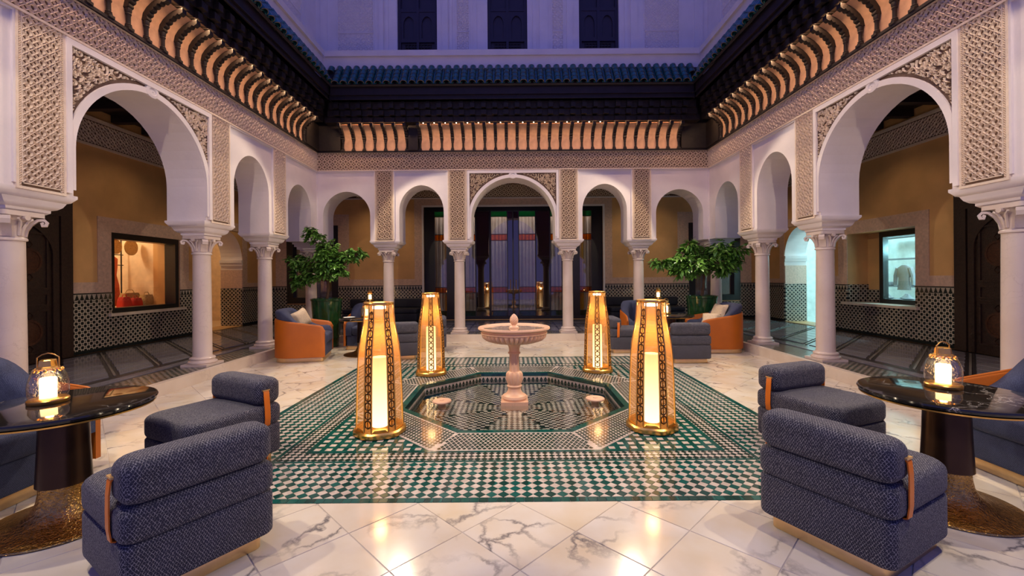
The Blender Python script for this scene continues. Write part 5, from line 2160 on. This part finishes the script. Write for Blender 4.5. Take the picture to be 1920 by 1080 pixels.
GC = 'navy slipper chairs with bolster backs'
SL0 = make_slipper((-1.83, 2.37, 0), rot_for(-0.835, 0.55), 'nearest left navy slipper chair, seen from behind with an orange strap on its end', GC)
for x, y, fx, fy, lab in ((-2.394, 3.457, -0.44, -0.90, 'navy slipper chair on the left turned to the viewer, purple sheen on its seat'),
                          (1.934, 2.505, 0.88, 0.475, 'navy slipper chair nearest on the right, its net-patterned bolster towards the basin'),
                          (2.62, 3.73, 0.358, -0.934, 'navy slipper chair on the right turned to the viewer, behind the nearest one'),
                          (-2.16, 8.26, -0.22, 0.975, 'navy slipper chair between the two left floor lanterns, back to the viewer'),
                          (-1.78, 9.12, -0.98, -0.15, 'purple-lit slipper chair mostly hidden behind the back left lantern'),
                          (3.04, 7.76, 0.0, 1.0, 'navy slipper chair right of the front right lantern, beside the orange armchair'),
                          (2.24, 8.78, 1.0, 0.0, 'navy slipper chair between the two right floor lanterns')):
    dup(SL0, (x, y, 0), rot_for(fx, fy), lab, GC)


# ------------------------------------------------------------------ tub armchairs
def make_armchair(loc, rz, label, group):
    t = thing('tub_armchair', label, 'armchair', loc, rz, group)
    hx, yb, yf, R = 0.475, 0.455, -0.45, 0.36
    # U outline from left front to right front (local -y is the front)
    path = []
    for i in range(13):
        path.append((-hx, yf + (yb - R - yf) * i / 12))
    for i in range(1, 13):
        a = pi - (pi / 2) * i / 12
        path.append((-hx + R + R * cos(a), yb - R + R * sin(a)))
    path += [(-x, y) for x, y in path[::-1][0:]]
    n = len(path)
    L = [0.0]
    for p, q in zip(path, path[1:]):
        L.append(L[-1] + hypot(q[0] - p[0], q[1] - p[1]))
    tot = L[-1]
    def nrm(i):
        p, q = path[max(i - 1, 0)], path[min(i + 1, n - 1)]
        dx, dy = q[0] - p[0], q[1] - p[1]
        l = hypot(dx, dy)
        return (dy / l, -dx / l)     # to the inside
    def inside_n(i):
        a, b = nrm(i)
        x, y = path[i]
        return (a, b) if (a * (0 - x) + b * (0.0 - y)) > 0 else (-a, -b)
    smooth = lambda u: u * u * (3 - 2 * u)
    def back(i):
        y = path[i][1]
        return (y - yf) / (yb - yf)
    # shell
    rings = []
    for i in range(n):
        a, b = inside_n(i)
        e = min(L[i], tot - L[i])
        zt = 0.635 + 0.145 * back(i)
        rc = 0.09
        if e < rc:
            zt -= rc - sqrt(max(0, rc * rc - (rc - e) ** 2))
        zb = 0.085
        x, y = path[i]
        sec = []
        for off, z in ((0.0, zb), (0.0, zt - 0.02), (0.006, zt - 0.006), (0.02, zt), (0.034, zt - 0.006), (0.042, zt - 0.02), (0.042, zb)):
            sec.append((x + a * off, y + b * off, z))
        rings.append(sec)
    mb = MB()
    mb.rings(rings)
    mb.obj('shell', M['leather'], t, angle=50)
    # piping roll along the shell's rim
    mb = MB()
    mb.tube([(r[3][0], r[3][1], r[3][2] - 0.004) for r in rings], 0.013, 8)
    mb.obj('rim_roll', M['leather'], t, angle=60)
    # padded inner back and arms
    rings = []
    for i in range(n):
        a, b = inside_n(i)
        u = smooth(max(0.0, min(1.0, (back(i) - 0.22) / 0.72)))
        e = min(L[i], tot - L[i])
        zt = 0.585 + 0.365 * u
        if e < 0.10:
            zt -= 0.10 - sqrt(max(0, 0.01 - (0.10 - e) ** 2))
        th = 0.115 + 0.05 * u
        lean = -0.02 * u
        x, y = path[i]
        sec = []
        for off, z in ((0.043, 0.30), (0.043, min(zt - 0.07, 0.60 + 0.14 * back(i))), (0.030 + lean, zt - 0.055), (0.05 + lean, zt - 0.012), (0.043 + th * 0.5 + lean, zt), (0.043 + th - 0.02, zt - 0.02), (0.043 + th, zt - 0.075), (0.043 + th + 0.015, 0.48), (0.043 + th, 0.30)):
            sec.append((x + a * off, y + b * off, z))
        rings.append(sec)
    mb = MB()
    mb.rings(rings)
    mb.obj('padded_back', M['blue'], t, angle=60)
    mb = MB()
    puff(mb, rrect(0.325, 0.37, 0.08, 6, cy=-0.10), 0.30, 0.485, 0.05, 5, crown=0.015)
    mb.obj('seat', M['blue'], t)
    mb = MB()
    puff(mb, rrect(0.425, 0.40, 0.06, 6, cy=-0.045, rs=[0.34, 0.34, 0.05, 0.05]), 0.085, 0.302, 0.02, 3)
    mb.obj('lower_block', M['blue'], t)
    mb = MB()
    puff(mb, rrect(0.44, 0.42, 0.26, 8, rs=[0.3, 0.3, 0.05, 0.05]), 0.0, 0.088, 0.004, 2)
    mb.obj('plinth', M['brass_trim'], t)
    return t


GA = 'orange leather tub armchairs with blue upholstery'
A0 = make_armchair((-3.98, 8.22, 0), rot_for(0.97, 0.24), 'orange leather tub armchair of the far left group, its side to the viewer', GA)
for x, y, fx, fy, lab in ((-3.16, 9.62, 0.12, -0.99, 'tub armchair facing the viewer behind the far left round table'),
                          (4.08, 8.80, -0.99, 0.05, 'orange leather tub armchair of the far right group with two beige cushions'),
                          (2.88, 9.72, 0.0, -1.0, 'tub armchair facing the viewer behind the far right lantern'),
                          (-3.78, 3.02, 1.0, 0.0, 'large tub armchair cut by the left frame edge, behind the front left table'),
                          (3.98, 3.08, -1.0, 0.0, 'large tub armchair cut by the right frame edge, behind the front right table')):
    dup(A0, (x, y, 0), rot_for(fx, fy), lab, GA)


def pillow(loc, rot, w_, h_, mat, label):
    mb = MB()
    n = 10
    top, bot = [], []
    vs, fs = [], []
    for sgn in (1, -1):
        for j in range(n + 1):
            for i in range(n + 1):
                u, v = -1 + 2 * i / n, -1 + 2 * j / n
                pinch = 1 - 0.10 * (1 - abs(u * v)) * max(abs(u), abs(v)) ** 4
                th = 0.075 * (max(0, (1 - u ** 4) * (1 - v ** 4))) ** 0.6
                vs.append((u * w_ / 2 * pinch, sgn * th, v * h_ / 2 * pinch))
    N = (n + 1) ** 2
    for j in range(n):
        for i in range(n):
            a = j * (n + 1) + i
            fs.append((a, a + 1, a + n + 2, a + n + 1))
            fs.append((N + a, N + a + n + 1, N + a + n + 2, N + a + 1))
    mb.add(vs, fs)
    o = mb.obj('cushion', mat, None, angle=80)
    o.location = loc
    o.rotation_euler = rot
    tag(o, label, 'cushion', 'beige cushions on the armchairs')
    return o


pillow((4.17, 8.84, 0.76), (0.45, 0, pi / 2 + 0.2), 0.42, 0.36, M['cushion'], 'upper beige cushion leaning in the far right orange armchair')
pillow((3.90, 8.62, 0.63), (0.75, 0, pi / 2 + 0.9), 0.34, 0.30, M['cushion'], 'lower beige cushion in the far right orange armchair')
pillow((-4.06, 8.30, 0.75), (0.3, 0.35, -pi / 2 - 0.3), 0.36, 0.34, M['cushion'], 'pale cushion peeking over the far left orange armchair')
pillow((-3.02, 9.78, 0.70), (-0.35, 0, 0.1), 0.40, 0.34, M['cushion'], 'pale cushion in the armchair behind the far left round table')
pillow((4.12, 3.10, 0.66), (0.35, 0, pi / 2), 0.44, 0.34, M['cushion'], 'beige satin cushion in the large armchair at the right frame edge')

# napkin and plate on the far left table
mb = MB()
mb.lathe([(0.04, TZ + 0.0), (0.09, TZ + 0.008), (0.11, TZ + 0.018), (0.088, TZ + 0.013), (0.03, TZ + 0.008)], 24)
o = mb.obj('plate', M['white_cloth'])
o.location = (-3.22, 8.50, 0)
tag(o, 'white plate on the far left round table beside its lantern', 'plate')

# ------------------------------------------------------------------ sofas and side tables in the back gallery
def sofa(x0, x1, label):
    t = thing('sofa', label, 'sofa', ((x0 + x1) / 2, 13.40, 0.16), 0, 'dark sofas along the back wall')
    h = (x1 - x0) / 2
    mb = MB()
    puff(mb, rrect(h, 0.42, 0.06, 5), 0.05, 0.28, 0.03, 3)
    mb.obj('sofa_base', M['dark_blue'], t)
    for k in range(2):
        mb = MB()
        puff(mb, rrect(h / 2 - 0.005, 0.36, 0.06, 5, cx=-h / 2 + k * h, cy=-0.06), 0.28, 0.42, 0.04, 4, crown=0.01)
        mb.obj('seat_cushion', M['dark_blue'], t)
        mb = MB()
        puff(mb, rrect(h / 2 - 0.005, 0.10, 0.06, 5, cx=-h / 2 + k * h, cy=0.30), 0.42, 0.70, 0.05, 4)
        mb.obj('back_cushion', M['dark_blue'], t)
    for sx_ in (-1, 1):
        for sy_ in (-1, 1):
            mb = MB()
            mb.lathe([(0.025, 0.0), (0.03, 0.06)], 10, sx_ * (h - 0.1), sy_ * 0.34)
            mb.obj('leg', M['bronze'], t)


sofa(-5.15, -2.90, 'dark blue sofa along the back wall left of the glazed doors')
sofa(2.90, 5.15, 'dark blue sofa along the back wall right of the glazed doors')
for x, lab in ((-4.20, 'small dark side table in front of the left sofa, carrying a lantern'), (4.22, 'small dark side table in front of the right sofa, carrying a lantern')):
    t = thing('side_table', lab, 'table', (x, 12.70, 0.16), 0, 'side tables in the back gallery')
    mb = MB()
    mb.lathe([(0.26, 0.675), (0.27, 0.682), (0.27, 0.697), (0.262, 0.702)], 32)
    mb.obj('tabletop', M['black_marble'], t)
    mb = MB()
    mb.lathe([(0.16, 0.0), (0.165, 0.012), (0.05, 0.03), (0.035, 0.1), (0.035, 0.675)], 24)
    mb.obj('pedestal', M['bronze'], t)


# ------------------------------------------------------------------ potted trees
def leaf_mesh(L, Wd, droop):
    mb = MB()
    n = 5
    rows = []
    for i in range(n + 1):
        f = i / n
        wv = Wd * sin(pi * (0.08 + 0.92 * f)) ** 0.8 * (1 if f < 1 else 0.02)
        z = -droop * f * f
        rows.append([(f * L, -wv / 2, z + 0.10 * wv), (f * L, 0, z), (f * L, wv / 2, z + 0.10 * wv)])
    mb.rings(rows, False, False, closed=False)
    return mb.mesh('leaf', M['leaf'], 80, fix=False)


def potted_tree(loc, label, seed, blobs, L, Wd, trunk_top, nleaf, pot_h=1.07):
    r = random.Random(seed)
    t = thing('potted_tree', label, 'plant', loc, 0, 'potted trees in green glazed pots')
    mb = MB()
    mb.lathe([(0.235, 0.0), (0.25, 0.01), (0.262, 0.20), (0.275, 0.205), (0.275, 0.22), (0.268, 0.225), (0.315, pot_h - 0.06), (0.33, pot_h - 0.05), (0.335, pot_h - 0.01), (0.325, pot_h), (0.30, pot_h), (0.295, pot_h - 0.06)], 40)
    po = mb.obj('pot', M['pot'], t)
    mb = MB()
    mb.lathe([(0.296, pot_h - 0.07), (0.29, pot_h - 0.05)], 24)
    mb.obj('soil', M['soil'], po)
    mb = MB()
    base = Vector((0, 0, pot_h - 0.06))
    tip = Vector(trunk_top)
    mb.tube([base, base.lerp(tip, 0.5) + Vector((0.015, 0.01, 0)), tip], [0.035, 0.030, 0.026], 8)
    mb.obj('trunk', M['bark'], t)
    ends = []
    for (cx, cy, cz, rx, ry, rz_) in blobs:
        c = Vector((cx, cy, cz))
        m2 = MB()
        mid = tip.lerp(c, 0.55) + Vector((r.uniform(-.04, .04), r.uniform(-.04, .04), 0.05))
        m2.tube([tip, mid, c], [0.018, 0.013, 0.007], 6)
        m2.obj('branch', M['bark'], t)
        for _ in range(15):
            while True:
                q = Vector((r.uniform(-1, 1), r.uniform(-1, 1), r.uniform(-1, 1)))
                if 0.3 < q.length < 1:
                    break
            e = c + Vector((q.x * rx, q.y * ry, q.z * rz_))
            ends.append((c, e))
    tw = MB()
    for c, e in ends:
        m_ = c.lerp(e, 0.5) + Vector((0, 0, 0.03))
        tw.tube([c, m_, e], [0.006, 0.004, 0.002], 4)
    o = tw.obj('twigs', M['bark'], t)
    o['kind'] = 'stuff'
    meshes = [leaf_mesh(L, Wd, L * 0.25), leaf_mesh(L * 0.8, Wd * 0.9, L * 0.12), leaf_mesh(L * 1.15, Wd, L * 0.45)]
    leaves = []
    for k in range(nleaf):
        c, e = ends[k % len(ends)]
        f = r.uniform(0.35, 1.10)
        p = c.lerp(e, f) + Vector((r.uniform(-.03, .03), r.uniform(-.03, .03), r.uniform(-.03, .03)))
        d = (e - c).normalized()
        yaw = atan2(d.y, d.x) + r.uniform(-1.5, 1.5)
        pit = r.uniform(-0.5, 0.75)
        leaves.append((p, (r.uniform(-0.6, 0.6), pit, yaw), r.choice(meshes), r.uniform(0.75, 1.15)))
    leaves.sort(key=lambda l: l[0].y)
    rest = MB()
    for k, (p, rot, me, sc) in enumerate(leaves):
        if k < 290:
            o = link('leaf', me, t)
            o.location = p
            o.rotation_euler = rot
            o.scale = (sc, sc, sc)
        else:
            from mathutils import Euler
            mt = Matrix.Translation(p) @ Euler(rot).to_matrix().to_4x4() @ Matrix.Scale(sc, 4)
            rest.add([mt @ v.co for v in me.vertices], [tuple(q.vertices) for q in me.polygons])
    o = rest.obj('foliage', M['leaf'], t, angle=80, fix=False)
    o['kind'] = 'stuff'
    return t


potted_tree((-4.14, 9.62, 0), 'bushy citrus tree in a green glazed pot behind the left orange armchair', 3,
            [(-0.10, -0.05, 2.20, 0.36, 0.36, 0.30), (-0.35, 0.0, 1.90, 0.32, 0.3, 0.28), (0.15, -0.15, 1.75, 0.38, 0.36, 0.28), (0.42, 0.0, 1.95, 0.34, 0.3, 0.24), (0.68, -0.05, 2.02, 0.22, 0.22, 0.22), (-0.62, -0.1, 1.80, 0.20, 0.2, 0.26), (0.05, 0.2, 1.95, 0.36, 0.3, 0.3), (-0.52, -0.15, 1.45, 0.12, 0.12, 0.28), (0.10, -0.25, 2.05, 0.3, 0.2, 0.28), (-0.2, -0.2, 2.46, 0.2, 0.2, 0.18), (0.0, -0.28, 1.62, 0.34, 0.26, 0.22), (-0.32, -0.2, 1.60, 0.26, 0.2, 0.22), (0.38, -0.2, 1.68, 0.28, 0.24, 0.2), (0.05, -0.35, 1.9, 0.36, 0.2, 0.26)],
            0.105, 0.050, (0.03, 0, 1.45), 4200)
potted_tree((4.15, 9.60, 0), 'spreading ficus tree with long drooping leaves, potted behind the right orange armchair', 9,
            [(-0.45, -0.05, 1.85, 0.42, 0.36, 0.26), (-0.15, -0.20, 1.75, 0.36, 0.32, 0.26), (0.35, -0.05, 2.05, 0.40, 0.36, 0.26), (0.62, 0.0, 1.85, 0.30, 0.3, 0.26), (0.10, 0.15, 1.95, 0.36, 0.3, 0.28), (-0.30, 0.0, 2.18, 0.20, 0.2, 0.26), (-0.90, -0.05, 1.80, 0.22, 0.15, 0.10), (0.45, -0.2, 1.70, 0.22, 0.2, 0.24), (-0.55, -0.2, 1.65, 0.26, 0.2, 0.18), (0.15, -0.35, 1.75, 0.36, 0.22, 0.24), (-0.30, -0.35, 1.62, 0.34, 0.2, 0.2), (0.55, -0.3, 2.0, 0.3, 0.2, 0.22)],
            0.150, 0.055, (0.06, 0, 1.50), 3200)
print('slabs', ns)
